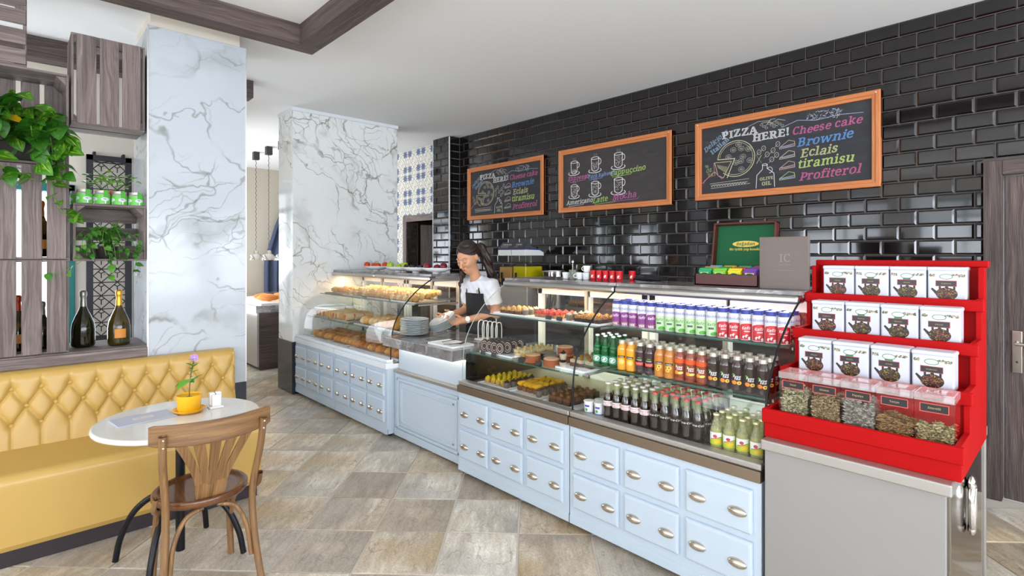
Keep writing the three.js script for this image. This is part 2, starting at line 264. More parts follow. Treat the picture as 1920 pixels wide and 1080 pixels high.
// black wall of bevelled tiles, with the patterned wall and its doorway beyond
{
  const w = struct('wall_right', [bx(4.75, 4.95, 0, H, -6.65, -.47), bx(4.75, 4.95, 2.22, H, -.47, .82), bx(4.75, 4.95, 0, H, .82, 4.7), bx(4.62, 4.95, 0, H, -6.6, -6.2)], M.grout, 'wall clad in glossy black bevelled tiles behind the counter', 'wall');
  const ph = .1062, pl = .2105, tl = .2045, th = .1005, b = .011, d = .0075;
  const tileGeo = (L, Hh) => { const a = L / 2, c = Hh / 2, P = [[0, -c, -a], [0, -c, a], [0, c, a], [0, c, -a]].map(p => V(...p)), Q = [[-d, -c + b, -a + b], [-d, -c + b, a - b], [-d, c - b, a - b], [-d, c - b, -a + b]].map(p => V(...p)), pos = [];
    const quad = (p, q, r, s) => { for (const v of [p, q, r, p, r, s]) pos.push(v.x, v.y, v.z); };
    quad(Q[0], Q[1], Q[2], Q[3]); for (let i = 0; i < 4; i++) { const j = (i + 1) % 4; quad(P[i], P[j], Q[j], Q[i]); }
    const e = P.map(v => V(v.x + .006, v.y, v.z)); for (let i = 0; i < 4; i++) { const j = (i + 1) % 4; quad(e[i], e[j], P[j], P[i]); }
    const g = new THREE.BufferGeometry(); g.setAttribute('position', new THREE.Float32BufferAttribute(pos, 3)); g.computeVertexNormals(); return fin(g); };
  const G = tileGeo(tl, th), list = [], rest = [];
  for (let r = 0; r < 31; r++) { const y = H - ph * (r + .5); if (y < .1) break;
    for (let k = -1; k < 36; k++) { let z0 = -6.2 + (k + (r % 2) / 2) * pl, z1 = z0 + tl; const lim = y > 2.2 ? 1.6 : -.475; if (z1 < -6.15 || z0 > lim - .03) continue; z0 = Math.max(z0, -6.198); z1 = Math.min(z1, lim);
      const dpt = 4.75 * .682 - (z0 + z1) / 2 * .731, py = 478 - (y - 1.6) / dpt * 1007, px = 960 + 1007 * (4.75 * .731 + (z0 + z1) / 2 * .682) / dpt;
      (py > -10 && py < 540 && px < 1935 ? list : rest).push([y, z0, z1, dpt]); } }
  list.sort((a, c) => a[3] - c[3]); rest.push(...list.splice(298));
  const one = ([y, z0, z1]) => { const g = Math.abs(z1 - z0 - tl) < 1e-4 ? G : tileGeo(z1 - z0, th); return [g, (z0 + z1) / 2, y]; };
  for (const t of list) { const [g, z, y] = one(t), m = mesh('tile', g, M.tile, w); m.position.set(4.749, y, z); m.rotation.set(0, rr(-.006, .006), rr(-.008, .008)); }
  const far = mesh('tile', rest.map(t => { const [g, z, y] = one(t), h = g.clone(); h.rotateY(rr(-.006, .006)); h.rotateZ(rr(-.008, .008)); h.translate(4.749, y, z); return h; }), M.tile, w); far.userData.kind = 'stuff';
  const col = struct('column_tiled', bx(4.565, 4.74, 0, H - .002, -6.598, -6.205), M.grout, 'pilaster clad in glossy black tiles with white corner strip', 'column');
  const Gs = tileGeo(.178, th), Gh = tileGeo(.095, th);
  for (let r = 0; r < 21; r++) { const y = H - ph * (r + .5);
    const zs = r % 2 ? [[-6.497, G], [-6.3, Gs]] : [[-6.55, Gh], [-6.395, G], [-6.25, Gh]];
    for (const [z, g] of zs) { const m = mesh('tile', g, M.tile, col); m.position.set(4.562, y, z); m.rotation.set(0, rr(-.01, .01), rr(-.01, .01)); }
    const m = mesh('tile', Gs, M.tile, col); m.position.set(4.655, y, -6.203); m.rotation.y = PI / 2 ; }
  mesh('corner_strip', bx(4.553, 4.567, 0, H - .01, -6.205, -6.191, .003), M.white, col, 'white corner strip');
  mesh('edge_strip', bx(4.553, 4.567, 0, H - .01, -6.606, -6.594, .003), M.white, col);
  // patterned wall
  const pat = ctex(512, 512, (c, W) => { c.fillStyle = '#e9e6dc'; c.fillRect(0, 0, W, W); const q = W / 2;
    c.strokeStyle = '#7a786e'; c.lineWidth = 8;
    for (let i = 0; i < 2; i++) for (let j = 0; j < 2; j++) { const x = i * q, y = j * q; c.beginPath(); c.moveTo(x + q / 2, y + 8); c.lineTo(x + q - 8, y + q / 2); c.lineTo(x + q / 2, y + q - 8); c.lineTo(x + 8, y + q / 2); c.closePath(); c.stroke(); c.beginPath(); c.arc(x, y, q * .22, 0, 7); c.stroke(); c.beginPath(); c.arc(x + q, y + q, q * .22, 0, 7); c.stroke();
      for (let k = 0; k < 14; k++) { c.fillStyle = k % 3 ? '#a19d8d' : '#6f706c'; c.beginPath(); c.arc(x + ((k * 71 + 23) % 250), y + ((k * 113 + 41) % 250), 9, 0, 7); c.fill(); } }
    c.fillStyle = '#5b6d90'; for (const [x, y] of [[.32, .32], [.32, .68], [.68, .32], [.68, .68]]) for (let k = 0; k < 8; k++) { const a = k * PI / 4; c.beginPath(); c.ellipse(x * W + Math.cos(a) * 46, y * W + Math.sin(a) * 46, 42, 18, a, 0, 7); c.fill(); } });
  pat.wrapS = pat.wrapT = THREE.RepeatWrapping; pat.repeat.set(1 / .39, 1 / .39);
  const g = [bx(4.75, 4.95, 0, H, -11.2, -7.62), bx(4.75, 4.95, 2.14, H, -7.62, -6.72), bx(4.75, 4.95, 0, H, -6.72, -6.65)].map(q => uvm(q, 'z', false));
  struct('wall_patterned', g, std('#ffffff', .35, { map: pat }), 'wall of small blue and white patterned tiles beside the marble wall', 'wall');
  const f = struct('door_1', [wbx(4.73, 4.96, 0, 2.24, -7.716, -7.62), wbx(4.73, 4.96, 2.14, 2.24, -7.62, -6.7), wbx(4.73, 4.96, 0, 2.14, -6.72, -6.66)], M.wood, 'grey timber doorway in the patterned wall', 'door');
  const leaf = mesh('door_leaf', wbx(-.02, .02, .01, 2.1, 0, .8), M.wood, f); leaf.position.set(5.0, 0, -7.6); leaf.rotation.y = 1.05;
  struct('wall_store', [bx(6.4, 6.6, 0, H, -9, -5.5), bx(4.95, 6.6, 0, H, -9.2, -9), bx(4.95, 6.6, 0, H, -5.5, -5.3)], M.ochre, 'ochre walls of the room behind the open doorway', 'wall');
  // grey timber door beside the black wall
  const dr = struct('door_2', [wbx(4.7, 4.96, 0, 2.216, -.472, -.378, .004), wbx(4.7, 4.96, 0, 2.216, .72, .815, .004), wbx(4.7, 4.96, 2.12, 2.216, -.378, .72, .004)], M.beam, 'dark grey timber door beside the black tiled wall', 'door');
  [[-.372, .0], [.006, .36], [.366, .714]].forEach(([a, c]) => mesh('plank', wbx(4.745, 4.79, .01, 2.114, a, c, .004), M.beam, dr));
  const pl2 = mesh('lock_plate', bx(4.735, 4.745, .84, 1.11, -.335, -.285, .004), M.nickel, dr, 'antique nickel lock plate');
  mesh('lever', [bar([4.735, 1.03, -.31], [4.69, 1.03, -.31], .011), bar([4.69, 1.03, -.315], [4.69, 1.025, -.18], .011)], M.nickel, pl2);
  mesh('keyhole', cyl(.006, .006, .004, 0, 0, 0).rotateZ(PI / 2).translate(4.735, .91, -.31), M.black, pl2);
}
// ------------------------------------------------------------------ display cases
const PROF = [[2.425, .684], [2.428, .80], [2.438, .90], [2.462, .99], [2.51, 1.08], [2.58, 1.17], [2.67, 1.255], [2.77, 1.325], [2.86, 1.375]];
const profile = new THREE.SplineCurve(PROF.map(p => new THREE.Vector2(...p))).getPoints(20);
function ribbon(z0, z1, dx = 0) { // curved glass sheet
  const pos = [], uv = [], ix = []; profile.forEach((p, i) => { pos.push(p.x + dx, p.y, z0, p.x + dx, p.y, z1); uv.push(0, i / 20, 1, i / 20); if (i) { const a = i * 2; ix.push(a - 2, a - 1, a, a, a - 1, a + 1); } });
  const g = new THREE.BufferGeometry(); g.setAttribute('position', new THREE.Float32BufferAttribute(pos, 3)); g.setAttribute('uv', new THREE.Float32BufferAttribute(uv, 2)); g.setIndex(ix); g.computeVertexNormals(); return g;
}
const sideGlass = z => { const s = new THREE.Shape([...profile, new THREE.Vector2(3.2, 1.375), new THREE.Vector2(3.2, .70)]); const g = new THREE.ShapeGeometry(s); g.translate(0, 0, z); return g; };
const gasket = (z, r) => tube(profile.map(p => V(p.x, p.y, z)), r, 30, 6);
M.clearEdge = phy('#9fb3a8', .15);
const tubeM = (c, k) => std('#ffffff', .5, { emissive: c, emissiveIntensity: k });
function lampTube(parent, z0, z1, x, y, color, k, name = 'light_tube') {
  mesh(name, bx(x - .012, x + .012, y, y + .012, z0, z1, .004), tubeM(color, 3), parent);
  const l = new THREE.RectAreaLight(color, k, z1 - z0, .05); l.position.set(x, y - .006, (z0 + z1) / 2); l.rotation.set(-PI / 2, 0, PI / 2); scene.add(l);
}
const pull = proto(o => { mesh('handle', [sph(.021, .023, .045, -.002, 0, 0, 18, 12)], M.nickel, o); }).children[0];
function cupboardFront(t, z0, z1) {
  const n = 3, w = (z1 - z0 - .04) / n;
  for (let r = 0; r < 2; r++) for (let c = 0; c < n; c++) {
    const a = z0 + .02 + c * w + .018, b = z0 + .02 + (c + 1) * w - .018, y0 = r ? .138 : .368, y1 = r ? .336 : .567;
    const s = new THREE.Shape([[a, y0], [b, y0], [b, y1], [a, y1]].map(p => new THREE.Vector2(...p)));
    const g = new THREE.ExtrudeGeometry(s, { depth: .006, bevelEnabled: true, bevelThickness: .012, bevelSize: .014, bevelOffset: -.014, bevelSegments: 3 });
    g.rotateY(-PI / 2); g.translate(2.387, 0, 0);
    const d = mesh('door', [g], M.cabinet, t);
    for (const f of [.2, .8]) { const h = pull.clone(); h.position.set(2.372, (y0 + y1) / 2 - .012, a + (b - a) * f); d.add(h); }
  }
}
function displayCase(name, label, z0, z1, shelves, o) {
  const t = thing(name, label, 'display case'), e = .004;
  mesh('cabinet_body', [bx(2.39, 3.27, .035, .605, z0 + e, z1 - e, .003), bx(2.386, 2.40, .035, .085, z0 + e, z1 - e, .002)], M.cabinet, t);
  mesh('foot', [[2.46, z0 + .08], [2.46, z1 - .08], [3.2, z0 + .08], [3.2, z1 - .08]].map(([x, z]) => cyl(.02, .02, .035, x, 0, z, 12)), M.rubber, t);
  cupboardFront(t, z0, z1);
  mesh('strip', bx(2.375, 3.28, .605, .655, z0 + e, z1 - e, .002), o.strip, t);
  mesh('rail', [bx(2.385, 2.45, .655, .686, z0 + e, z1 - e, .008)], o.rail, t);
  mesh('deck', bx(2.45, 3.22, .645, .66, z0 + e, z1 - e), M.steelMatt, t);
  const gl = mesh('curved_glass', ribbon(z0 + .006, z1 - .006), M.glass, t);
  for (const [s, z] of [['a', z0 + .006], ['b', z1 - .006]]) if (o.ends.includes(s)) { mesh('side_glass', sideGlass(z), M.glass, t); mesh('gasket', gasket(z, o.clear && s === 'a' ? .0028 : .0055), o.clear && s === 'a' ? M.clearEdge : M.blackMetal, t); }
  mesh('top_rail', [bx(2.82, 2.93, 1.355, 1.398, z0 + e, z1 - e, .016)], M.steel, t);
  mesh('canopy', bx(2.9, 3.28, 1.375, 1.398, z0 + e, z1 - e), M.steelMatt, t);
  mesh('top_slab', uvm(bx(2.845, 3.31, 1.398, 1.42, z0 + .002, z1 - .002, .003)), M.greyMarble, t, 'grey marble top');
  // rear sliding windows
  const x = 3.24, zm = (z0 + z1) / 2, fr = [bx(x - .02, x + .02, .66, .72, z0 + e, z1 - e), bx(x - .02, x + .02, 1.28, 1.375, z0 + e, z1 - e)];
  for (const z of [z0 + .03, zm, z1 - .03]) fr.push(bx(x - .02, x + .02, .66, 1.375, z - .022, z + .022));
  mesh('rear_frame', fr, M.white, t); mesh('rear_pane', bx(x - .004, x + .004, .72, 1.28, z0 + .03, zm), M.glass, t); mesh('rear_pane', bx(x - .004, x + .004, .72, 1.28, zm, z1 - .03), M.glass, t);
  if (o.post) { mesh('end_post', bx(3.17, 3.312, 0, 1.397, z1 - .05, z1 - .001, .004), M.steelMatt, t); mesh('end_rail', bx(2.85, 3.168, 1.35, 1.374, z1 - .05, z1 - .001, .004), M.steelMatt, t); }
  for (const [y, xf] of shelves) {
    const s = mesh('shelf', bx(xf, 3.19, y - .005, y, z0 + .015, z1 - .015), M.shelfGlass, t);
    mesh('shelf_edge', bx(xf - .006, xf, y - .008, y + .001, z0 + .015, z1 - .015), M.glassEdge, s);
    for (const z of [z0 + .016, z1 - .016]) mesh('bracket', bx(xf + .04, 3.19, y - .02, y - .006, z - .004, z + .004), M.steelMatt, s);
  }
  mesh('shelf_post', bx(3.195, 3.215, .66, 1.375, zm - .012, zm + .012), M.steelMatt, t);
  if (o.clear) mesh('end_panel', extr([[2.45, .662], [2.452, .87], [3.19, .87], [3.19, .662]], .004).translate(0, 0, z0 + .012), phy('#20201f', .06), t, 'dark mirror-like end panel');
  lampTube(t, z0 + .05, z1 - .05, 2.965, 1.355, o.light, o.k);
  return t;
}
const WARM = '#ffe2b0', COOL = '#e6e2ff';
const marbleStrip = std('#e4e9ee', .3);
const LC = [[1.15, 2.68], [.90, 2.52]], R1 = [[1.15, 2.67], [.88, 2.49]], R2 = [[1.155, 2.745], [.945, 2.505]];
displayCase('display_case', 'white pastry case beside the marble wall, farthest along the counter', -6.212, -5.18, LC, { strip: marbleStrip, rail: marbleStrip, ends: '', light: WARM, k: 30 });
displayCase('display_case', 'white pastry case with savoury breads beside the stacked plates', -5.18, -4.15, LC, { strip: marbleStrip, rail: marbleStrip, ends: 'b', light: WARM, k: 30, post: 1 });
displayCase('display_case', 'white display case full of cakes and fruit tarts', -3.14, -2.07, R1, { strip: M.steelDark, rail: M.steelMatt, ends: 'ab', clear: 1, light: WARM, k: 52 });
displayCase('display_case', 'white display case full of bottled drinks', -2.07, -.965, R2, { strip: M.steelDark, rail: M.steelMatt, ends: 'b', light: '#fff0e0', k: 44 });

// service counter between the cases
{
  const t = thing('service_counter', 'low white panelled counter between the two runs of display cases', 'counter');
  mesh('body', [bx(2.50, 3.0, .03, .815, -4.142, -3.148), bx(2.46, 2.5, .03, .58, -4.142, -3.148, .003), bx(2.45, 2.5, .03, .09, -4.142, -3.148, .003)], M.cabinet, t);
  mesh('ledge', bx(2.445, 2.5, .575, .60, -4.142, -3.148, .003), M.steelMatt, t);
  const fr = (a, b, c, d, w, x) => [bx(x, 2.462, c, c + w, a, b, .005), bx(x, 2.462, d - w, d, a, b, .005), bx(x, 2.462, c, d, a, a + w, .005), bx(x, 2.462, c, d, b - w, b, .005)];
  mesh('front_panel', bx(2.452, 2.462, .13, .5, -4.06, -3.24, .004), M.cabinet, t);
  mesh('moulding', [...fr(-4.09, -3.2, .1, .535, .022, 2.444), ...fr(-4.03, -3.27, .155, .475, .02, 2.446)], M.cabinet, t);
  lampTube(t, -4.12, -3.17, 2.475, .80, '#fff1d6', 3, 'light_strip');
  single('worktop', uvm(bx(2.34, 3.0, .82, .90, -4.142, -3.15, .006), 'z'), M.greyMarble, 'thick polished grey marble worktop holding the stacked plates', 'worktop');
}
// back counter along the black wall
{
  const t = thing('back_counter', 'dark back counter standing against the black tiled wall', 'counter');
  mesh('body', bx(4.15, 4.735, 0, .96, -6.1, -.62), std('#242022', .6), t); mesh('worktop', bx(4.11, 4.738, .96, 1.0, -6.12, -.6, .004), M.steelMatt, t);
}
// stainless cabinet that carries the red stand
{
  const t = thing('steel_cabinet', 'stainless steel cabinet under the red tea stand', 'cabinet');
  mesh('body', bx(2.40, 3.27, .03, .765, -.952, -.325, .004), M.mirrorSteel, t);
  mesh('front_panel', bx(2.375, 2.40, .03, .768, -.95, -.335, .004), std('#9f9d9b', .38, { metalness: .35 }), t, 'matt grey front panel');
  mesh('top', bx(2.345, 3.30, .768, .812, -.955, -.315, .006), M.steelMatt, t);
  mesh('corner_strip', bx(3.255, 3.29, .03, .766, -.33, -.318, .003), M.steelMatt, t);
  const h = mesh('handle', [new THREE.TorusGeometry(.055, .011, 10, 32).scale(.62, 1.45, 1).translate(2.76, .61, -.308), sph(.026, .034, .016, 2.76, .70, -.31), sph(.02, .026, .014, 2.76, .525, -.31), bar([2.76, .53, -.306], [2.755, .69, -.302], .009)], M.chrome, t, 'chrome latch handle');
}
// red tiered stand with tins and jars
const TX = [2.95, 2.79, 2.63, 2.43], TY = [1.395, 1.232, 1.07, .905];
{
  const t = thing('tiered_stand', 'bright red wooden four-step stand for tea tins and jars', 'stand');
  const za = -.955, zb = -.30;
  mesh('back_board', bx(3.07, 3.09, .812, 1.565, za, zb, .004), M.red, t); mesh('cap_rail', bx(3.06, 3.105, 1.545, 1.575, za - .01, zb + .012, .006), M.red, t);
  TY.forEach((y, i) => { const x1 = i ? TX[i - 1] - .005 : 3.07;
    const s = mesh('shelf', [bx(TX[i] - .02, x1 + .02, y - .022, y, za + .012, zb - .012), ...(i ? [bx(x1, x1 + .013, y - .02, TY[i - 1] - .01, za + .012, zb - .012)] : [])], M.red, t);
    const lip = i === 3 ? .03 : .018; mesh('lip', bx(TX[i] - .045, TX[i] - .022, y - .03, y + lip, za - .012, zb + .012, .005), M.red, s); });
  const L = .018, step = [[TX[3] - .03, .812], [TX[3] - .03, TY[3] + .03], [TX[2] - .033, TY[3] + .03], [TX[2] - .033, TY[2] + L], [TX[1] - .033, TY[2] + L], [TX[1] - .033, TY[1] + L], [TX[0] - .033, TY[1] + L], [TX[0] - .033, TY[0] + L], [2.99, TY[0] + L], [2.99, 1.543], [3.066, 1.543], [3.066, .812]];
  for (const z of [za - .004, zb - .014]) mesh('side_panel', extr(step, .016, .0015).translate(0, .0016, z), M.red, t);
  mesh('front_board', bx(TX[3] - .032, TX[3] - .012, .812, .88, za, zb, .004), M.red, t);
}
function scribble(c, x, y, w, n, col, lw = 2) { c.strokeStyle = col; c.lineWidth = lw; c.beginPath(); for (let i = 0; i <= n; i++) { const px = x + w * i / n, py = y + (n2(i * 3.7 + x, y * .3) - .5) * lw * 5; i ? c.lineTo(px, py) : c.moveTo(px, py); } c.stroke(); }
const tinMats = [0, 1, 2, 3].map(v => std('#ffffff', .35, { map: ctex(256, 280, (c, W, Hh) => {
  c.fillStyle = '#cfd2dd'; c.fillRect(0, 0, W, Hh);
  for (let k = 0; k < 60; k++) { const x = k < 22 ? rr(0, 42) : rr(160, 256); c.fillStyle = ['#3c4a2b', '#6a7444', '#8a7a58', '#b09a86'][k % 4]; c.beginPath(); c.arc(x, rr(26, 46), rr(3, 7), 0, 7); c.fill(); }
  scribble(c, 10, 62, 236, 40, '#c9ccd4', 2);
  c.strokeStyle = '#2d6b4a'; c.lineWidth = 5; c.fillStyle = '#f8f9fb'; c.beginPath(); c.ellipse(122, 48, 46, 22, 0, 0, 7); c.fill(); c.stroke(); c.fillStyle = '#7f9a8c'; c.font = 'italic 19px serif'; c.textAlign = 'center'; c.fillText('doğadan', 122, 54);
  if (v % 2) { c.fillStyle = '#2f7a4c'; c.fillRect(92, 70, 60, 14); }
  c.fillStyle = '#b8434a'; c.fillRect(46, 84, 152, 54); c.fillStyle = '#2b2728'; c.fillRect(50, 88, 144, 46); c.fillStyle = '#c9ad6a'; c.font = '15px serif'; c.fillText(['Adaçayı', 'Ihlamur', 'Kuşburnu', 'Rezene'][v], 122, 116);
  const pot = (f) => { c.fillStyle = f; c.beginPath(); c.ellipse(126, 206, 78, 58, 0, 0, 7); c.fill(); c.beginPath(); c.moveTo(62, 190); c.lineTo(22, 152); c.lineTo(12, 164); c.lineTo(54, 222); c.fill(); c.fillRect(70, 138, 16, 34); c.fillRect(172, 138, 16, 34); c.beginPath(); c.arc(126, 148, 13, 0, 7); c.fill(); };
  pot('#24150f');
  const cs = [['#6e2119', '#a87c33', '#3d2416', '#84481f'], ['#574a18', '#94812f', '#2f2e13', '#6b451f']][v % 2];
  for (let k = 0; k < 110; k++) { const a = rr(0, 6.28), r = Math.sqrt(rnd()), x = 126 + 72 * r * Math.cos(a), y = 206 + 52 * r * Math.sin(a); c.fillStyle = cs[k % 4]; c.beginPath(); c.ellipse(x, y, 7, 3.2, rr(0, 3), 0, 7); c.fill(); }
}) }));
const tinProto = tinMats.map(m => proto(o => {
  const w = .134;
  mesh('body', bx(0, .09, 0, .148, -w / 2, w / 2, .008), phy('#cdd0dc', .3), o); mesh('lid', [bx(-.003, .093, .134, .152, -w / 2 - .002, w / 2 + .002, .007)], phy('#cdd0dc', .3), o);
  mesh('print', facing(w - .012, .132, -.0008, .067, 0, NX), m, o);
}));
['top', 'second', 'third'].forEach((nm, r) => { for (let i = 0; i < 4; i++) {
  const L = r === 1 ? [-.90, .139] : r ? [-.905, .141] : [-.90, .139];
  place(tinProto[(i * 3 + r * 2 + (i >> 1)) % 4], 'tea_tin', `white teapot tin, ${ORD[i]} from the drinks, on the ${nm} step of the red stand`, 'tin', [TX[r] + .008 + rr(-.004, .004), TY[r] + .0005, L[0] + .068 + i * L[1]], rr(-.03, .03), 'tea tins on the red stand');
} });
{ // square clear jars of dried herbs
  const herbs = [['#a09878', '#6a6749', '#bdb798', .115, 'pale green dried leaves'], ['#9c8662', '#75603f', '#b19e7b', .105, 'fine tan seeds'], ['#8f897f', '#6c665d', '#ada79d', .125, 'grey dried blossom'], ['#8f6c3d', '#684a25', '#ab8b5a', .075, 'golden brown bark'], ['#8f8157', '#64552f', '#b3a57a', .072, 'yellowish chopped roots']];
  const words = ['Nane', 'Anason', 'Papatya', 'Tarçın', 'Zencefil'];
  herbs.forEach(([a, b, c2, hh, txt], i) => {
    const t = thing('herb_jar', `square clear jar holding ${txt} on the red stand`, 'jar', 'herb jars on the red stand');
    const w = .116, z = -.912 + .06 + i * .119, x = 2.425, y = .906;
    mesh('body', [bx(x, x + .12, y, y + .003, z - w / 2, z + w / 2), bx(x, x + .003, y, y + .165, z - w / 2 + .001, z + w / 2 - .001), bx(x + .117, x + .12, y, y + .165, z - w / 2 + .001, z + w / 2 - .001), bx(x, x + .12, y, y + .165, z - w / 2, z - w / 2 + .003), bx(x, x + .12, y, y + .165, z + w / 2 - .003, z + w / 2)], phy('#ffffff', .03, { transmission: 1, thickness: 0, ior: 1.25 }), t);
    mesh('lid', [bx(x - .004, x + .124, y + .166, y + .171, z - w / 2, z + w / 2, .002), bx(x - .004, x + .002, y + .166, y + .192, z - w / 2, z + w / 2), bx(x + .118, x + .124, y + .166, y + .192, z - w / 2, z + w / 2), bx(x - .004, x + .124, y + .166, y + .192, z - w / 2, z - w / 2 + .005), bx(x - .004, x + .124, y + .166, y + .192, z + w / 2 - .005, z + w / 2), bx(x + .03, x + .09, y + .19, y + .195, z - .03, z + .03, .002)], phy('#ffffff', .04, { transmission: .94, thickness: 0, ior: 1.55 }), t);
    // heap of herb pieces
    const heap = [], n = i === 1 ? 1000 : i === 3 ? 600 : 700, cols = [a, b, c2], per = [[], [], []];
    for (let k = 0; k < n; k++) { const u = k % 2 ? rr(.006, .012) : rr(.008, .112), v = rr(-.052, .052), top = hh + (n2(u * 40 + i * 9, v * 40) - .5) * .03 - (i > 2 ? (v > 0 ? v * .25 : 0) : 0); const edge = Math.min(u - .004, .116 - u, v + .058, .058 - v) < .008; const hy = edge ? rr(.004, top) : top - rr(0, .006);
      const g = i === 1 ? new THREE.OctahedronGeometry(.0042) : i === 3 ? new THREE.BoxGeometry(.022, .0016, .0024) : new THREE.OctahedronGeometry(.0058); if (i !== 3) g.scale(1.5, .45, .8); g.rotateX(rr(0, 6)); g.rotateY(rr(0, 6)); g.rotateZ(rr(-.6, .6)); g.translate(cl(x + u, x + .009, x + .111), y + hy, z + cl(v, -.051, .051)); per[k % 3].push(g); }
    const core = new THREE.BoxGeometry(.096, hh - .022, .096); core.translate(x + .06, y + .004 + (hh - .022) / 2, z);
    const hp = mesh('herbs', core, std(b, .95), t, txt); hp.userData.kind = 'stuff';
    per.forEach((p, k) => { const q = mesh('herbs', p, std(cols[k], .9), hp); q.userData.kind = 'stuff'; });
    mesh('label', facing(.085, .032, x - .0012, y + .142, z, NX), std('#fff', .6, { map: ctex(170, 64, (c, W, Hh) => { c.fillStyle = '#d0605c'; c.fillRect(0, 0, W, Hh); c.fillStyle = '#262324'; c.fillRect(5, 5, W - 10, Hh - 10); c.fillStyle = '#cdb97e'; c.font = '20px serif'; c.textAlign = 'center'; c.fillText(words[i], W / 2, 38); }) }), t);
  });
}
// ------------------------------------------------------------------ chalkboards
function chalk(c, pts, col, lw = 3, close) { for (let k = 0; k < 2; k++) { c.strokeStyle = col; c.globalAlpha = k ? .5 : .9; c.lineWidth = lw; c.lineCap = 'round'; c.beginPath(); pts.forEach((p, i) => { const x = p[0] + rr(-1, 1) + k, y = p[1] + rr(-1, 1) + k; i ? c.lineTo(x, y) : c.moveTo(x, y); }); if (close) c.closePath(); c.stroke(); } c.globalAlpha = 1; }
const ell = (x, y, a, b, f = 0, t = 6.3, n = 28) => [...Array(n + 1).keys()].map(i => { const q = f + (t - f) * i / n; return [x + a * Math.cos(q), y + b * Math.sin(q)]; });
function word(c, s, x, y, size, col, rot = 0, font = 'italic serif', sx = 1) { c.save(); c.translate(x, y); c.rotate(rot); c.scale(sx, 1); const [st, fam] = font.split(' '); c.font = `${st} ${size}px ${fam}`; c.fillStyle = c.strokeStyle = col; c.lineWidth = size * .035; c.textAlign = 'left'; let p = 0; for (const ch of s) { c.save(); c.translate(p, rr(-.04, .04) * size); c.rotate(rr(-.09, .09)); c.globalAlpha = .7; c.fillText(ch, 0, 0); c.globalAlpha = .8; c.strokeText(ch, rr(-1, 1), rr(-1, 1)); c.restore(); p += c.measureText(ch).width * 1.03; } c.restore(); c.globalAlpha = 1; }
function slate(c, W, Hh, a) { c.fillStyle = a; c.fillRect(0, 0, W, Hh); for (let k = 0; k < 260; k++) { c.globalAlpha = .03; c.fillStyle = k % 2 ? '#8d8a90' : '#111'; c.beginPath(); c.ellipse(rr(0, W), rr(0, Hh), rr(20, 120), rr(6, 30), rr(-.4, .4), 0, 7); c.fill(); } c.globalAlpha = 1; }
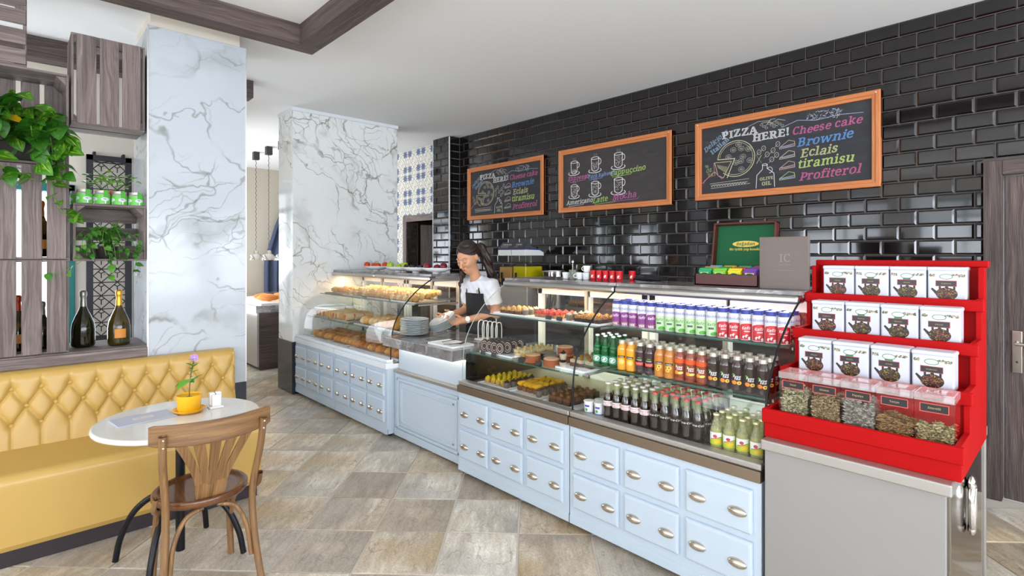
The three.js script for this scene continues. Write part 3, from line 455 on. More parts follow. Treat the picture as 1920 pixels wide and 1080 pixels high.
const pizzaTex = ctex(1400, 640, (c, W, Hh) => {
  slate(c, W, Hh, '#2e2e33'); const cr = '#d9d3c0', wh = '#e6e6e2';
  word(c, 'Delicious', 35, 235, 62, '#8fb0cc', -.62); word(c, 'Italian', 105, 265, 60, '#8fb0cc', -.62, 'bold serif');
  word(c, 'PIZZA', 200, 130, 92, wh, -.02, 'bold serif', 1.12); word(c, 'HERE!', 480, 195, 92, wh, -.02, 'bold serif', 1.05);
  [[420, 60, 640, 30], [560, 40, 700, 90], [600, 70, 680, 20], [640, 60, 760, 50]].forEach(([a, b, d, e]) => chalk(c, [[a, b], [(a + d) / 2, (b + e) / 2 - 25], [d, e]], cr, 3)); for (let k = 0; k < 9; k++) chalk(c, ell(560 + k * 22, 55 + (k % 3) * 18, 12, 8), cr, 2);
  chalk(c, ell(330, 330, 172, 168, 3.2, 8.6), '#d8cfa6', 6); chalk(c, ell(330, 330, 155, 150, 3.3, 8.4), '#d8cfa6', 3); chalk(c, [[160, 320], [320, 328], [250, 500]], '#e6dfbb', 6);
  for (let k = 0; k < 12; k++) { const a = k * 2.4, r = 50 + (k % 3) * 35; const x = 345 + r * Math.cos(a), y = 320 + r * Math.sin(a); if (x < 320 && y > 320) continue; chalk(c, ell(x, y, 26, 22), cr, 2); chalk(c, ell(x, y, 12, 9), cr, 2); chalk(c, [[x - 12, y], [x + 10, y + 5]], cr, 2); }
  chalk(c, [[128, 345], [290, 350], [212, 500], [160, 470], [128, 345]], '#cfc48c', 5); for (let k = 0; k < 18; k++) chalk(c, [[150 + k * 6, 365 + k * 2], [165 + k * 4, 400 + k * 3]], '#b9b287', 2);
  chalk(c, [[120, 345], [125, 430], [200, 510]], '#c0708a', 6); chalk(c, [[125, 430], [5, 530]], '#c0708a', 7); chalk(c, [[30, 500], [20, 535]], '#c0708a', 4);
  ['#8aa96a', '#9fb27c', '#b0a45e'].forEach((q, i) => word(c, ['%', 'ÖZ', 'TAT'][i], 30 + i * 14, 390 + i * 46, 44, q, -.2));
  for (let k = 0; k < 26; k++) chalk(c, [[90 + k * 13, 560], [100 + k * 13, 575 - (k % 2) * 16], [112 + k * 13, 556]], cr, 3); chalk(c, [[80, 545], [450, 530]], cr, 3); chalk(c, [[90, 590], [460, 575]], cr, 3);
  chalk(c, [[570, 420], [570, 460], [520, 510], [515, 625]], wh, 5); chalk(c, [[610, 420], [610, 455], [668, 505], [672, 625]], wh, 5); chalk(c, ell(590, 420, 22, 8), wh, 4); chalk(c, ell(632, 472, 22, 26, 3.6, 8), wh, 4); word(c, 'OLIVE', 545, 560, 36, '#cfd0a0', -.03, 'bold serif'); word(c, 'OIL', 562, 606, 44, '#cfd0a0', -.03, 'bold serif');
  for (const [x, y] of [[540, 300], [580, 270], [610, 330], [660, 300], [690, 345], [650, 380], [700, 250]]) { chalk(c, ell(x, y, 17, 22), cr, 3); chalk(c, [[x - 26, y + 28], [x + 6, y - 6]], cr, 2); } chalk(c, [[520, 400], [560, 330]], wh, 3); chalk(c, [[520, 330], [560, 400]], '#7fae5e', 3);
  for (let k = 0; k < 70; k++) chalk(c, [[rr(930, 1180), rr(20, 95)], [rr(930, 1180), rr(20, 95)]].map((p, i, A) => i ? [A[0][0] + rr(-24, 24), A[0][1] + rr(-18, 18)] : p), ['#8fa0d8', '#b79ad0', '#cfd9e8', '#b9c98a'][k % 4], 3); chalk(c, [[730, 110], [860, 70], [1000, 95], [1180, 80], [1340, 95]], '#a9b6d6', 4);
  [['Cheese cake', 815, 195, '#d2609a', 86], ['Brownie', 855, 298, '#5f9be0', 98], ['Eclais', 880, 395, '#cfcf8e', 96], ['tiramisu', 860, 490, '#c3dc72', 98], ['Profiterol', 870, 592, '#cf5f93', 94]].forEach(([s, x, y, q, z]) => word(c, s, x, y, z, q, -.035, 'italic serif', 1.02));
  for (let k = 0; k < 4; k++) { const y = 255 + k * 92; chalk(c, [[715, y + 30], [790, y - 25], [835, y - 10], [838, y + 32], [715, y + 42], [715, y + 30], [838, y + 12]], ['#c9b3a6', '#c9c2b6', '#c9b3a6', '#b9c98a'][k], 4); for (let j = 0; j < 16; j++) chalk(c, [[725 + j * 7, y + 22], [735 + j * 6, y + 34]], ['#9f8fc8', '#a8a0a0', '#b58f8a', '#8f8fd0'][k], 3); }
});
const coffeeTex = ctex(1400, 640, (c, W, Hh) => {
  slate(c, W, Hh, '#3b3637'); const wh = '#f0efea';
  const cup = (x, y, s, fill) => { chalk(c, [[x - 62 * s, y - 90 * s], [x - 56 * s, y + 60 * s], [x - 20 * s, y + 84 * s], [x + 24 * s, y + 82 * s], [x + 56 * s, y + 56 * s], [x + 60 * s, y - 90 * s]], wh, 9 * s); chalk(c, ell(x, y - 90 * s, 62 * s, 16 * s), wh, 7 * s); chalk(c, ell(x + 70 * s, y - 40 * s, 26 * s, 38 * s, -1.8, 1.8), wh, 8 * s); chalk(c, ell(x - 4, y + 76 * s, 104 * s, 30 * s, -.5, 3.7), wh, 9 * s);
    for (let k = 0; k < 60; k++) { const px = x + rr(-48, 46) * s, py = y + rr(fill, 66) * s; chalk(c, [[px, py], [px + rr(-12, 12), py + rr(-9, 9)]], '#c9c1b5', 3); } for (let k = 0; k < 3; k++) chalk(c, [[x - 22 + k * 20, y - 112 * s], [x - 14 + k * 20, y - 132 * s], [x - 22 + k * 20, y - 152 * s]], '#a7a29c', 3); };
  cup(170, 175, .8, 20); cup(480, 172, .86, -30); cup(800, 168, .88, -60); cup(170, 455, .78, -50); cup(480, 452, .84, -70); cup(800, 448, .9, -70);
  [['Espresso', 70, 325, '#cf6aa6', 72], ['Türk kahvesi', 372, 325, '#78abea', 56], ['Cappuccino', 690, 325, '#b4dc68', 76], ['Americano', 50, 612, '#e5e2da', 70], ['Latte', 440, 612, '#a8d05f', 84], ['Mocha', 715, 600, '#c55f9f', 92]].forEach(([s, x, y, q, z]) => { word(c, s, x, y, z, q, -.05, 'italic serif', 1.05); chalk(c, [[x + 30, y + 16], [x + z * 3.6, y + 4], [x + z * 3.8, y - 14]], q, 4); });
});
function chalkboard(z0, z1, y0, y1, map, label) {
  const t = thing('chalkboard', label, 'chalkboard', 'chalkboards on the black wall'), w = .058, x0 = 4.695, x1 = 4.735;
  mesh('board', bx(4.722, 4.738, y0 + .02, y1 - .02, z0 + .02, z1 - .02), std('#2a2a2e', .7), t);
  mesh('chalk_drawing', facing(z1 - z0 - w * 2, y1 - y0 - w * 2, 4.7212, (y0 + y1) / 2, (z0 + z1) / 2, NX), std('#ffffff', .62, { map }), t, 'coloured chalk drawing and lettering');
  const rail = (p) => { const s = [[0, 0], [w, 0], [w * .9, -.016], [w * .62, -.026], [w * .2, -.03], [0, -.022]]; return s; };
  for (const [a, b, c, d] of [[z0, z1, y0, y0 + w], [z0, z1, y1 - w, y1]]) mesh('frame_rail', [wbx(x0 + .008, x1, c, d, a, b, .004), wbx(x0, x1, c + (c === y0 ? 0 : .022), d - (c === y0 ? .022 : 0), a, b, .008)], M.frame, t);
  for (const [a, b, k] of [[z0, z0 + w, 0], [z1 - w, z1, 1]]) mesh('frame_rail', [wbx(x0 + .006, x1, y0, y1, a, b, .004), wbx(x0 - .001, x1, y0, y1, a + (k ? .022 : 0), b - (k ? 0 : .022), .008)], M.frame, t);
  for (const z of [z0 + .03, z1 - .03]) mesh('screw', sph(.004, .007, .007, x0 - .002, y1 - .02, z, 8, 6), M.chrome, t);
}
chalkboard(-5.964, -4.482, 2.085, 2.812, pizzaTex, 'chalkboard with pizza and dessert names, hanging nearest the doorway');
chalkboard(-4.24, -2.762, 2.09, 2.82, coffeeTex, 'chalkboard with six drawn coffee cups, the middle of three');
chalkboard(-2.517, -1.043, 2.107, 2.83, pizzaTex, 'chalkboard with pizza and dessert names, above the tea box');
// ------------------------------------------------------------------ bottled drinks
const sleeve = (r, y0, y1, r2 = r) => { const g = new THREE.CylinderGeometry(r2, r, y1 - y0, 20, 1, true); g.translate(0, (y0 + y1) / 2, 0); return g; };
const printM = (w, h, draw, o = {}) => std('#ffffff', .35, { map: ctex(w, h, draw), ...o });
const yogurtPrint = (lo, hi, kind) => printM(384, 224, (c, W, Hh) => {
  c.fillStyle = '#f0eef2'; c.fillRect(0, 0, W, Hh);
  for (let q = 0; q < 2; q++) { const x = W * (.25 + q * .5);
    c.fillStyle = lo; c.beginPath(); c.moveTo(x - 80, 92); c.quadraticCurveTo(x - 10, 52, x + 80, 80); c.lineTo(x + 80, 224); c.lineTo(x - 80, 224); c.fill();
    c.fillStyle = '#4d6fb8'; c.font = 'italic bold 34px serif'; c.textAlign = 'center'; c.fillText('Altınkılıç', x, 42); c.fillStyle = '#a9b4cc'; c.font = '15px sans-serif'; c.fillText('%100 doğal', x, 60);
    c.fillStyle = hi; c.font = 'italic bold 42px sans-serif'; c.fillText('Kefir', x, 128);
    if (kind === 0) { for (let k = 0; k < 7; k++) { c.fillStyle = k % 2 ? '#efe6ea' : '#b58a78'; c.beginPath(); c.arc(x - 36 + k * 12, 196 + (k % 2) * 8, 13, 0, 7); c.fill(); } }
    if (kind === 1) { c.fillStyle = '#41604f'; c.fillRect(x - 34, 142, 62, 20); c.fillStyle = '#53b53a'; c.beginPath(); c.ellipse(x + 36, 208, 46, 22, 0, 0, 7); c.fill(); }
    if (kind === 2) { for (let k = 0; k < 6; k++) { c.fillStyle = k % 2 ? '#f5eef0' : '#c01722'; c.beginPath(); c.arc(x - 40 + k * 15, 190 + (k % 3) * 10, 15, 0, 7); c.fill(); } c.fillStyle = '#f6e7e4'; c.fillRect(x - 20, 140, 60, 10); } }
});
const yogurt = [['#8e2c8a', '#f2e9f4', 0], ['#c8ecb4', '#4f8f4a', 1], ['#d81f2c', '#f8e4e4', 2]].map(a => proto(o => {
  mesh('bottle', lathe([[.001, 0], [.024, .001], [.0275, .006], [.0275, .142], [.025, .150], [.0215, .155], [.020, .158]], 20), phy('#efeef2', .3), o);
  mesh('label', sleeve(.0279, .007, .141), yogurtPrint(...a), o);
  mesh('cap', [cyl(.0225, .0225, .024, 0, .153, 0, 20), cyl(.0235, .0235, .004, 0, .152, 0, 20)], std('#2c3fa6', .4), o);
}));
{
  const kinds = [0, 0, 0, 0, 0, 1, 1, 1, 1, 1, 1, 2, 2, 2, 2, 2, 2], nm = ['purple', 'green', 'red'];
  for (let r = 0; r < 3; r++) kinds.forEach((k, i) => place(yogurt[k], 'yogurt_bottle', `${nm[k]} yogurt drink with blue cap, ${ORD[i]} from the cakes in the ${['front', 'second', 'rear'][r]} row`, 'bottle', [2.80 + r * .063, 1.156, -2.03 + i * .0628 + rr(-.002, .002)], rr(-.2, .2) + .35, `${nm[k]} yogurt drinks on the top shelf`, [1.06, .9, 1.06]));
}
const bottleGlass = phy('#f4f6ee', .04, { transmission: .9, thickness: 0, ior: 1.3 });
function juicePrint(liq, draw) { return printM(384, 256, (c, W, Hh) => { c.fillStyle = liq; c.fillRect(0, 0, W, Hh); for (const x of [W * .25, W * .75]) draw(c, x); }, { roughness: .15 }); }
const peach = (c, x, y, r) => { c.fillStyle = '#f4a428'; c.beginPath(); c.arc(x, y, r, 0, 7); c.fill(); c.fillStyle = '#f7d262'; c.beginPath(); c.arc(x, y, r * .75, 0, 7); c.fill(); c.fillStyle = '#9c3d1c'; c.beginPath(); c.arc(x, y, r * .34, 0, 7); c.fill(); };
const band = (c, x, t, y = 88) => { c.fillStyle = '#1b1b1e'; c.fillRect(x - 46, y, 92, 34); c.fillStyle = '#e9e6dc'; c.font = 'bold 24px sans-serif'; c.textAlign = 'center'; c.fillText(t, x, y + 26); };
const juiceKinds = [
  ['#f1a517', (c, x) => { band(c, x, 'cappy'); c.fillStyle = '#f8c75a'; c.beginPath(); c.arc(x, 180, 42, 0, 7); c.fill(); c.strokeStyle = '#fbe2a2'; c.lineWidth = 4; for (let k = 0; k < 6; k++) { c.beginPath(); c.moveTo(x, 180); c.lineTo(x + 40 * Math.cos(k), 180 + 40 * Math.sin(k)); c.stroke(); } }, 'orange juice bottle'],
  ['#33121a', (c, x) => { band(c, x, 'cappy'); c.fillStyle = '#6cb33c'; c.fillRect(x - 20, 74, 44, 8); c.fillStyle = '#d2473f'; c.fillRect(x - 50, 142, 100, 48); for (let k = 0; k < 5; k++) { c.fillStyle = '#e8786c'; c.beginPath(); c.arc(x - 36 + k * 18, 160 + (k % 2) * 10, 12, 0, 7); c.fill(); } }, 'dark cherry juice bottle'],
  ['#c97e2c', (c, x) => { band(c, x, 'cappy'); c.fillStyle = '#78b33c'; c.beginPath(); c.ellipse(x - 20, 132, 14, 8, .5, 0, 7); c.fill(); peach(c, x + 4, 156, 32); peach(c, x - 14, 196, 26); }, 'peach nectar bottle'],
  ['#8e3a1a', (c, x) => { c.fillStyle = '#e8540f'; c.fillRect(x - 100, 0, 200, 60); c.fillStyle = '#5cae3a'; c.beginPath(); c.ellipse(x - 30, 92, 18, 11, .7, 0, 7); c.fill(); c.fillStyle = '#f2f2f4'; c.font = 'italic bold 40px sans-serif'; c.textAlign = 'center'; c.fillText('fuse', x, 128); c.fillText('tea', x + 6, 156); c.fillStyle = '#f4972a'; c.beginPath(); c.arc(x - 26, 192, 26, 0, 7); c.fill(); c.fillStyle = '#f6dd6c'; c.beginPath(); c.ellipse(x + 20, 196, 32, 18, -.2, 0, 7); c.fill(); }, 'reddish lemon iced tea bottle'],
  ['#2d1712', (c, x) => { c.fillStyle = '#5cae3a'; c.beginPath(); c.ellipse(x - 30, 92, 18, 11, .7, 0, 7); c.fill(); c.fillStyle = '#eef0f4'; c.font = 'italic bold 40px sans-serif'; c.textAlign = 'center'; c.fillText('fuse', x, 128); c.fillText('tea', x + 6, 156); c.fillStyle = '#f28a28'; c.beginPath(); c.arc(x - 26, 192, 26, 0, 7); c.fill(); peach(c, x + 26, 196, 25); }, 'dark peach iced tea bottle'],
];
const juiceProto = juiceKinds.map(([liq, draw]) => proto(o => {
  mesh('bottle', lathe([[.001, 0], [.025, .001], [.0285, .006], [.0285, .05], [.0275, .06], [.0285, .07], [.0285, .118], [.025, .132], [.0185, .143], [.0165, .150]], 20), phy(liq, .08, { clearcoat: 1, clearcoatRoughness: .03 }), o);
  mesh('label', sleeve(.0288, .022, .116), juicePrint(liq, draw), o);
  mesh('cap', [cyl(.0185, .0185, .017, 0, .151, 0, 18), cyl(.0195, .0195, .004, 0, .150, 0, 18)], std('#d9d4c6', .3, { metalness: .6 }), o);
}));
{
  const seq = [0, 0, 1, 1, 2, 2, 3, 3, 3, 4, 4, 4, 4, 4];
  for (let r = 0; r < 3; r++) seq.forEach((k, i) => place(juiceProto[k], 'juice_bottle', `${juiceKinds[k][2]}, ${ORD[i]} from the green bottles in the ${['front', 'second', 'rear'][r]} row`, 'bottle', [2.556 + r * .063, .9455, -1.815 + i * .0605], .3 + rr(-.12, .12), `${juiceKinds[k][2]}s on the middle shelf`));
  const gm = proto(o => {
    mesh('bottle', lathe([[.001, 0], [.022, .001], [.0255, .006], [.0255, .085], [.022, .105], [.0125, .135], [.0105, .165], [.0125, .168], [.0125, .176]], 20), phy('#15803a', .06, { transmission: .55, thickness: 0, ior: 1.4 }), o);
    mesh('water', cyl(.021, .021, .11, 0, .006, 0, 16), phy('#2f8f52', .1), o);
    mesh('label', sleeve(.0258, .02, .062), printM(256, 96, (c, W) => { c.fillStyle = '#2f9a78'; c.fillRect(0, 0, W, 96); for (const x of [W * .25, W * .75]) { c.fillStyle = '#f3f6f2'; c.beginPath(); c.arc(x, 48, 34, 0, 7); c.fill(); c.fillStyle = '#2f8f6a'; c.beginPath(); c.arc(x, 48, 25, 0, 7); c.fill(); c.fillStyle = '#f3f6f2'; c.beginPath(); c.ellipse(x, 48, 14, 20, .5, 0, 7); c.fill(); } }), o);
    mesh('cap', cyl(.0138, .0125, .009, 0, .171, 0, 16), std('#dfe3e0', .35, { metalness: .5 }), o);
  });
  for (let r = 0; r < 3; r++) for (let i = 0; i < 3; i++) place(gm, 'water_bottle', `green glass mineral water bottle, ${ORD[2 - i]} from the orange juice in the ${['front', 'second', 'rear'][r]} row`, 'bottle', [2.572 + r * .057, .9455, -2.005 + i * .058], .3, 'green mineral water bottles');
  const cola = [0, 1].map(k => proto(o => {
    mesh('bottle', lathe([[.001, 0], [.024, .001], [.027, .007], [.0268, .03], [.0235, .048], [.0268, .072], [.027, .098], [.0225, .124], [.017, .138]], 18), phy('#1c0d08', .05, { clearcoat: 1 }), o);
    mesh('neck', lathe([[.017, .138], [.0135, .155], [.0115, .172], [.0125, .178], [.0125, .184]], 16), phy('#dfe6c4', .05, { transmission: .75, thickness: 0, ior: 1.35 }), o);
    mesh('label', sleeve(.0274, .074, .099), printM(320, 64, (c, W) => { c.fillStyle = k ? '#1a0d09' : '#e8e2e2'; c.fillRect(0, 0, W, 64); for (const x of [W * .25, W * .75]) { if (!k) { c.fillStyle = '#e8e2e2'; c.fillRect(x - 60, 0, 120, 64); } c.fillStyle = k ? '#f1f1f1' : '#d1485a'; c.font = 'italic bold 30px serif'; c.textAlign = 'center'; c.fillText('Coca-Cola', x, k ? 42 : 32); if (!k) { c.font = 'bold 20px sans-serif'; c.fillText('light', x, 56); } } }), o);
    mesh('cap', cyl(.0155, .0138, .008, 0, .181, 0, 16), k ? std('#c6352f', .35) : std('#e6d9d4', .35), o);
  }));
  for (let r = 0; r < 5; r++) for (let i = 0; i < 10; i++) { const k = i < 5 ? 0 : 1; place(cola[k], 'cola_bottle', `${k ? 'red' : 'white'} capped cola bottle, ${ORD[i]} from the white cups in the ${ORD[r]} row back`, 'bottle', [2.495 + r * .0585, .6605, -1.868 + i * .061 + (r % 2) * .008], .3, k ? 'red capped cola bottles on the case floor' : 'white capped cola bottles on the case floor', [1.06, 1.13, 1.06]); }
  const soda = proto(o => {
    mesh('bottle', lathe([[.001, 0], [.026, .001], [.029, .007], [.029, .09], [.024, .115], [.0155, .135], [.0125, .160], [.0135, .168]], 18), phy('#eef0c8', .05, { transmission: .8, thickness: 0, ior: 1.35 }), o);
    mesh('soda', cyl(.0255, .0255, .1, 0, .004, 0, 16), phy('#d9d58a', .1, { transmission: .4, thickness: 0 }), o);
    mesh('label', sleeve(.0294, .03, .088), printM(320, 128, (c, W) => { c.fillStyle = '#b9c92a'; c.fillRect(0, 0, W, 128); for (const x of [W * .25, W * .75]) { c.fillStyle = '#eef1ee'; c.beginPath(); c.moveTo(x - 60, 0); c.lineTo(x + 60, 0); c.lineTo(x + 60, 40); c.lineTo(x - 60, 86); c.fill(); c.fillStyle = '#c33b46'; c.beginPath(); c.arc(x - 6, 40, 17, 0, 7); c.fill(); c.strokeStyle = '#a83240'; c.lineWidth = 7; c.beginPath(); c.moveTo(x - 46, 76); c.lineTo(x + 44, 46); c.stroke(); c.fillStyle = '#f0c22a'; c.beginPath(); c.ellipse(x + 14, 94, 32, 18, -.3, 0, 7); c.fill(); } }), o);
    mesh('cap', cyl(.016, .0145, .008, 0, .166, 0, 16), std('#e8e2ac', .35, { metalness: .3 }), o);
  });
  for (let r = 0; r < 4; r++) for (let i = 0; i < 4; i++) place(soda, 'soda_bottle', `yellow labelled clear soda bottle, ${ORD[i]} from the cola in the ${ORD[r]} row back`, 'bottle', [2.495 + r * .062, .6605, -1.225 + i * .064], .35, 'yellow labelled soda bottles on the case floor');
  const cup = proto(o => { mesh('cup', lathe([[.001, 0], [.022, .001], [.024, .004], [.0285, .075], [.030, .078]], 20), phy('#f0f0f2', .35), o); mesh('lid', cyl(.031, .031, .006, 0, .077, 0, 20), phy('#f6f6f8', .3), o);
    mesh('label', sleeve(.0246, .01, .068, .0284), printM(256, 96, (c, W) => { c.fillStyle = '#f0f0f3'; c.fillRect(0, 0, W, 96); for (const x of [W * .25, W * .75]) { c.fillStyle = '#5a4fb0'; c.fillRect(x - 26, 12, 44, 18); c.fillStyle = '#4caf50'; c.beginPath(); c.arc(x - 10, 56, 13, 0, 7); c.fill(); c.fillStyle = '#3f8fc6'; c.fillRect(x - 64, 82, 128, 10); } }), o); });
  [[2.49, -2.005], [2.50, -1.937], [2.555, -1.975]].forEach(([x, z], i) => place(cup, 'yogurt_cup', `small white ayran cup beside the cola bottles, ${['nearest the cake case', 'nearest the cola', 'behind the other two'][i]}`, 'cup', [x, .6605, z], .3, 'white ayran cups'));
}
// ------------------------------------------------------------------ pastries
const lump = (rx, ry, rz, k = .2, s = 0) => { const g = new THREE.SphereGeometry(1, 12, 8), p = g.attributes.position; for (let i = 0; i < p.count; i++) { const x = p.getX(i), y = p.getY(i), z = p.getZ(i), f = 1 + k * (n2(x * 2.5 + 7 + s, y * 2.5 + z * 2 + 9 + s) - .5) * 2; p.setXYZ(i, x * rx * f, y * ry * f, z * rz * f); } g.computeVertexNormals(); return g; };
const food = (c, r = .6) => std(c, r, { bumpMap: T.crumb, bumpScale: .0015 });
const trayGeo = (w, d, h = .012) => [bx(-w / 2, w / 2, 0, .004, -d / 2, d / 2), ...[[-1, 0], [1, 0], [0, -1], [0, 1]].map(([a, b]) => { const g = a ? bx(-.004, .004, 0, h, -d / 2, d / 2) : bx(-w / 2, w / 2, 0, h, -.004, .004); g.translate(a * w / 2, 0, b * d / 2); return g; })];
function tray(x, y, z, w, d, label, ry = 0, m = M.porcelain) { const t = single('serving_tray', trayGeo(w, d), m, label, 'tray', 'serving trays in the display cases'); t.position.set(x, y + .001, z); t.rotation.y = ry; return t; }
const tag = (x, y, z, label) => { const t = single('price_tag', [bx(-.001, .001, 0, .026, -.026, .026), bx(-.001, .012, 0, .002, -.026, .026)], std('#2b2b2e', .5), label, 'price tag', 'small black price tags'); t.position.set(x, y + .001, z); t.rotation.z = -.25; };
const P = {
  tart: (shell, top, n = 5) => proto(o => { mesh('shell', lathe([[.001, 0], [.020, 0], [.026, .018], [.024, .018], [.02, .012], [.001, .012]], 14), food(shell), o); mesh('topping', [...Array(n)].map((_, i) => { const a = i / n * 6.28; return lump(.0095, .009, .0095, .2, i).translate(.012 * Math.cos(a), .02, .012 * Math.sin(a)); }).concat(lump(.011, .009, .011).translate(0, .025, 0)), food(top, .35), o); }),
  cup: (c, top) => proto(o => { mesh('cup', lathe([[.001, 0], [.019, 0], [.026, .04], [.027, .041]], 16), phy('#f0e8e0', .06, { transmission: .85, thickness: 0, ior: 1.3 }), o); mesh('cream', lathe([[.001, .002], [.018, .002], [.0245, .036], [.001, .036]], 14), food(c, .4), o); mesh('topping', [lump(.017, .010, .017, .3).translate(0, .040, 0), lump(.007, .007, .007).translate(.006, .05, 0)], food(top, .5), o); }),
  stick: c => proto(o => { mesh('fruit', [lump(.034, .012, .013, .25).translate(0, .030, 0), lump(.028, .011, .011, .25, 4).translate(.004, .034, .012)], food(c, .35), o); mesh('base', bx(-.032, .032, 0, .02, -.016, .018, .004), food('#8a5a30'), o); }),
  roll: () => proto(o => { mesh('sponge', cyl(.032, .032, .03, 0, -.015, 0, 20).rotateX(PI / 2).translate(0, .032, 0), food('#3a2116'), o); mesh('cream', [.024, .014].map(r => new THREE.TorusGeometry(r, .0022, 6, 22).translate(0, .032, .0145)).concat([.024, .014].map(r => new THREE.TorusGeometry(r, .0022, 6, 22).translate(0, .032, -.0155))), food('#d9c8b4', .4), o); }),
  cube: (a, b, c) => proto(o => { mesh('base', bx(-.026, .026, 0, .016, -.026, .026, .003), food(a), o); mesh('filling', bx(-.0255, .0255, .016, .03, -.0255, .0255, .003), food(b, .4), o); mesh('topping', [lump(.012, .009, .012, .3).translate(-.006, .034, .005), lump(.01, .008, .01, .3, 3).translate(.01, .033, -.008)], food(c, .5), o); }),
  cake: (s, t) => proto(o => { mesh('cake', cyl(.052, .052, .045, 0, 0, 0, 28), food(s), o); mesh('icing', lathe([[.001, .052], [.046, .052], [.052, .048], [.0525, .042], [.001, .042]], 28), food(t, .35), o); }),
  cookie: (c, k) => proto(o => mesh('cookie', lump(.032, .017, .02, .25, k).translate(0, .0195, 0), food(c, .55), o)),
  bread: (c, k) => proto(o => { mesh('crust', lump(.06, .028, .03, .18, k).translate(0, .032, 0), food(c, .6), o); }),
  wrap: (c, f) => proto(o => { mesh('wrap', [cyl(.024, .026, .085, 0, -.042, 0, 16).rotateZ(PI / 2).translate(0, .025, 0)], food(c, .7), o); mesh('filling', [lump(.006, .019, .019, .3).translate(-.043, .025, 0)], food(f, .5), o); }),
};
function scatter(p, name, label, cat, group, x, y, z, nx, nz, dx, dz, o = {}) {
  for (let i = 0; i < nx; i++) for (let j = 0; j < nz; j++) { const q = Array.isArray(p) ? p[Math.floor(rnd() * p.length)] : p; const jx = o.j ?? .004; place(q, name, `${label}, ${ORD[j]} from the ${o.end ?? 'person'}${nx > 1 ? ` in the ${ORD[i]} row back` : ''}`, cat, [x + (i - (nx - 1) / 2) * dx + rr(-jx, jx), y + (o.h ? o.h(i, j) : 0), z + (j - (nz - 1) / 2) * dz + rr(-jx, jx)], o.ry ? o.ry() : rr(-.3, .3), group, o.s ?? (name === 'dessert_cup' ? [1, 1.05, 1] : [1.02, 1.45, 1.02])); }
}
{ // cakes and tarts
  const y1 = 1.15, y2 = .88, y0 = .66, tY = .0055;
  tray(2.84, y1, -2.94, .26, .34, 'white oblong tray of nut tartlets on the top shelf'); tray(2.84, y1, -2.60, .26, .3, 'white oblong tray of strawberry tartlets on the top shelf'); tray(2.84, y1, -2.26, .26, .32, 'white oblong tray of caramel nut tartlets on the top shelf');
  scatter(P.tart('#6a3d22', '#c99b58'), 'nut_tartlet', 'chocolate tartlet with pale nuts', 'pastry', 'pale nut tartlets', 2.84, y1 + tY, -2.97, 4, 4, .056, .056);
  scatter(P.cup('#3a2014', '#e8dcc8'), 'dessert_cup', 'clear cup between nut and strawberry tarts', 'dessert cup', 'top shelf dessert cups', 2.84, y1 + tY, -2.815, 4, 1, .056, .06);
  scatter(P.tart('#b98a54', '#cf2330'), 'strawberry_tartlet', 'tartlet piled with red strawberries', 'pastry', 'strawberry tartlets', 2.84, y1 + tY, -2.60, 4, 4, .056, .06);
  scatter(P.cup('#2b1711', '#d9cdbd'), 'dessert_cup', 'clear cup beside the caramel tartlets', 'dessert cup', 'dark dessert cups', 2.84, y1 + tY, -2.385, 4, 1, .056, .06);
  scatter(P.tart('#2f1c13', '#b8823c'), 'caramel_tartlet', 'dark tartlet with caramel nuts', 'pastry', 'caramel nut tartlets', 2.84, y1 + tY, -2.235, 4, 4, .056, .057);
  for (const [z, w] of [[-2.53, 'strawberry tartlets'], [-2.43, 'dark dessert cups']]) tag(2.70, y1 + tY, z, `black price tag in front of the ${w}`);
  tray(2.72, y2, -2.90, .36, .34, 'white tray of chocolate roll slices on the middle shelf'); tray(2.72, y2, -2.20, .36, .23, 'white tray of cream slices on the middle shelf');
  scatter(P.roll(), 'chocolate_roll', 'chocolate roll with cream spiral', 'pastry', 'chocolate roll slices', 2.66, y2 + tY, -2.95, 4, 4, .068, .058, { ry: () => -1.1 + rr(-.15, .15) });
  scatter(P.cube('#d9b05c', '#f0dfae', '#e0bf6a'), 'cream_square', 'square of yellow cream cake', 'pastry', 'yellow cream squares', 2.76, y2 + tY, -2.73, 5, 2, .06, .06);
  const ck = [P.cake('#b5633a', '#e2b487'), P.cake('#3a2822', '#7a6d66'), P.cake('#a8562f', '#d9a06a')];
  [[2.57, 0, -2.55, 0, 'terracotta'], [2.63, 0, -2.44, 1, 'dark chocolate'], [2.56, 0, -2.37, 0, 'caramel'], [2.70, 0, -2.53, 1, 'dark glazed'], [2.74, 0, -2.40, 2, 'honey'], [2.735, .053, -2.405, 0, 'golden']].forEach(([x, y, z, k, w], i) => place(ck[k], 'mini_cake', `small round ${w} cake ${i === 5 ? 'stacked on another cake' : 'on the middle shelf of the cake case'}`, 'cake', [x, y2 + y + .0005, z], 0, 'small round cakes'));
  scatter(P.cup('#efe5d2', '#2a1812'), 'dessert_cup', 'tall cup of white cream with chocolate lid', 'dessert cup', 'white cream cups', 2.56, y2 + .0005, -2.27, 1, 2, .06, .0, { j: 0, h: (i, j) => j * .055 });
  scatter(P.cube('#7c4a28', '#f0e2c0', '#c28a3c'), 'cream_slice', 'caramel topped cream slice', 'pastry', 'caramel cream slices', 2.76, y2 + tY, -2.2, 4, 3, .062, .062, { h: (i, j) => 0 });
  for (const z of [-3.0, -2.88, -2.6, -2.44]) tag(2.505, y2, z, `small black price tag on the middle shelf edge, ${ORD[Math.round((z + 3.0) / .186)]} from the person`);
  tray(2.68, y0, -2.90, .36, .30, 'white tray of small yellow fruit tarts on the case floor', .06); tray(2.66, y0, -2.57, .36, .28, 'white tray of yellow fruit slices on the case floor', .06); tray(2.66, y0, -2.25, .36, .28, 'white tray of brownies on the case floor', .06);
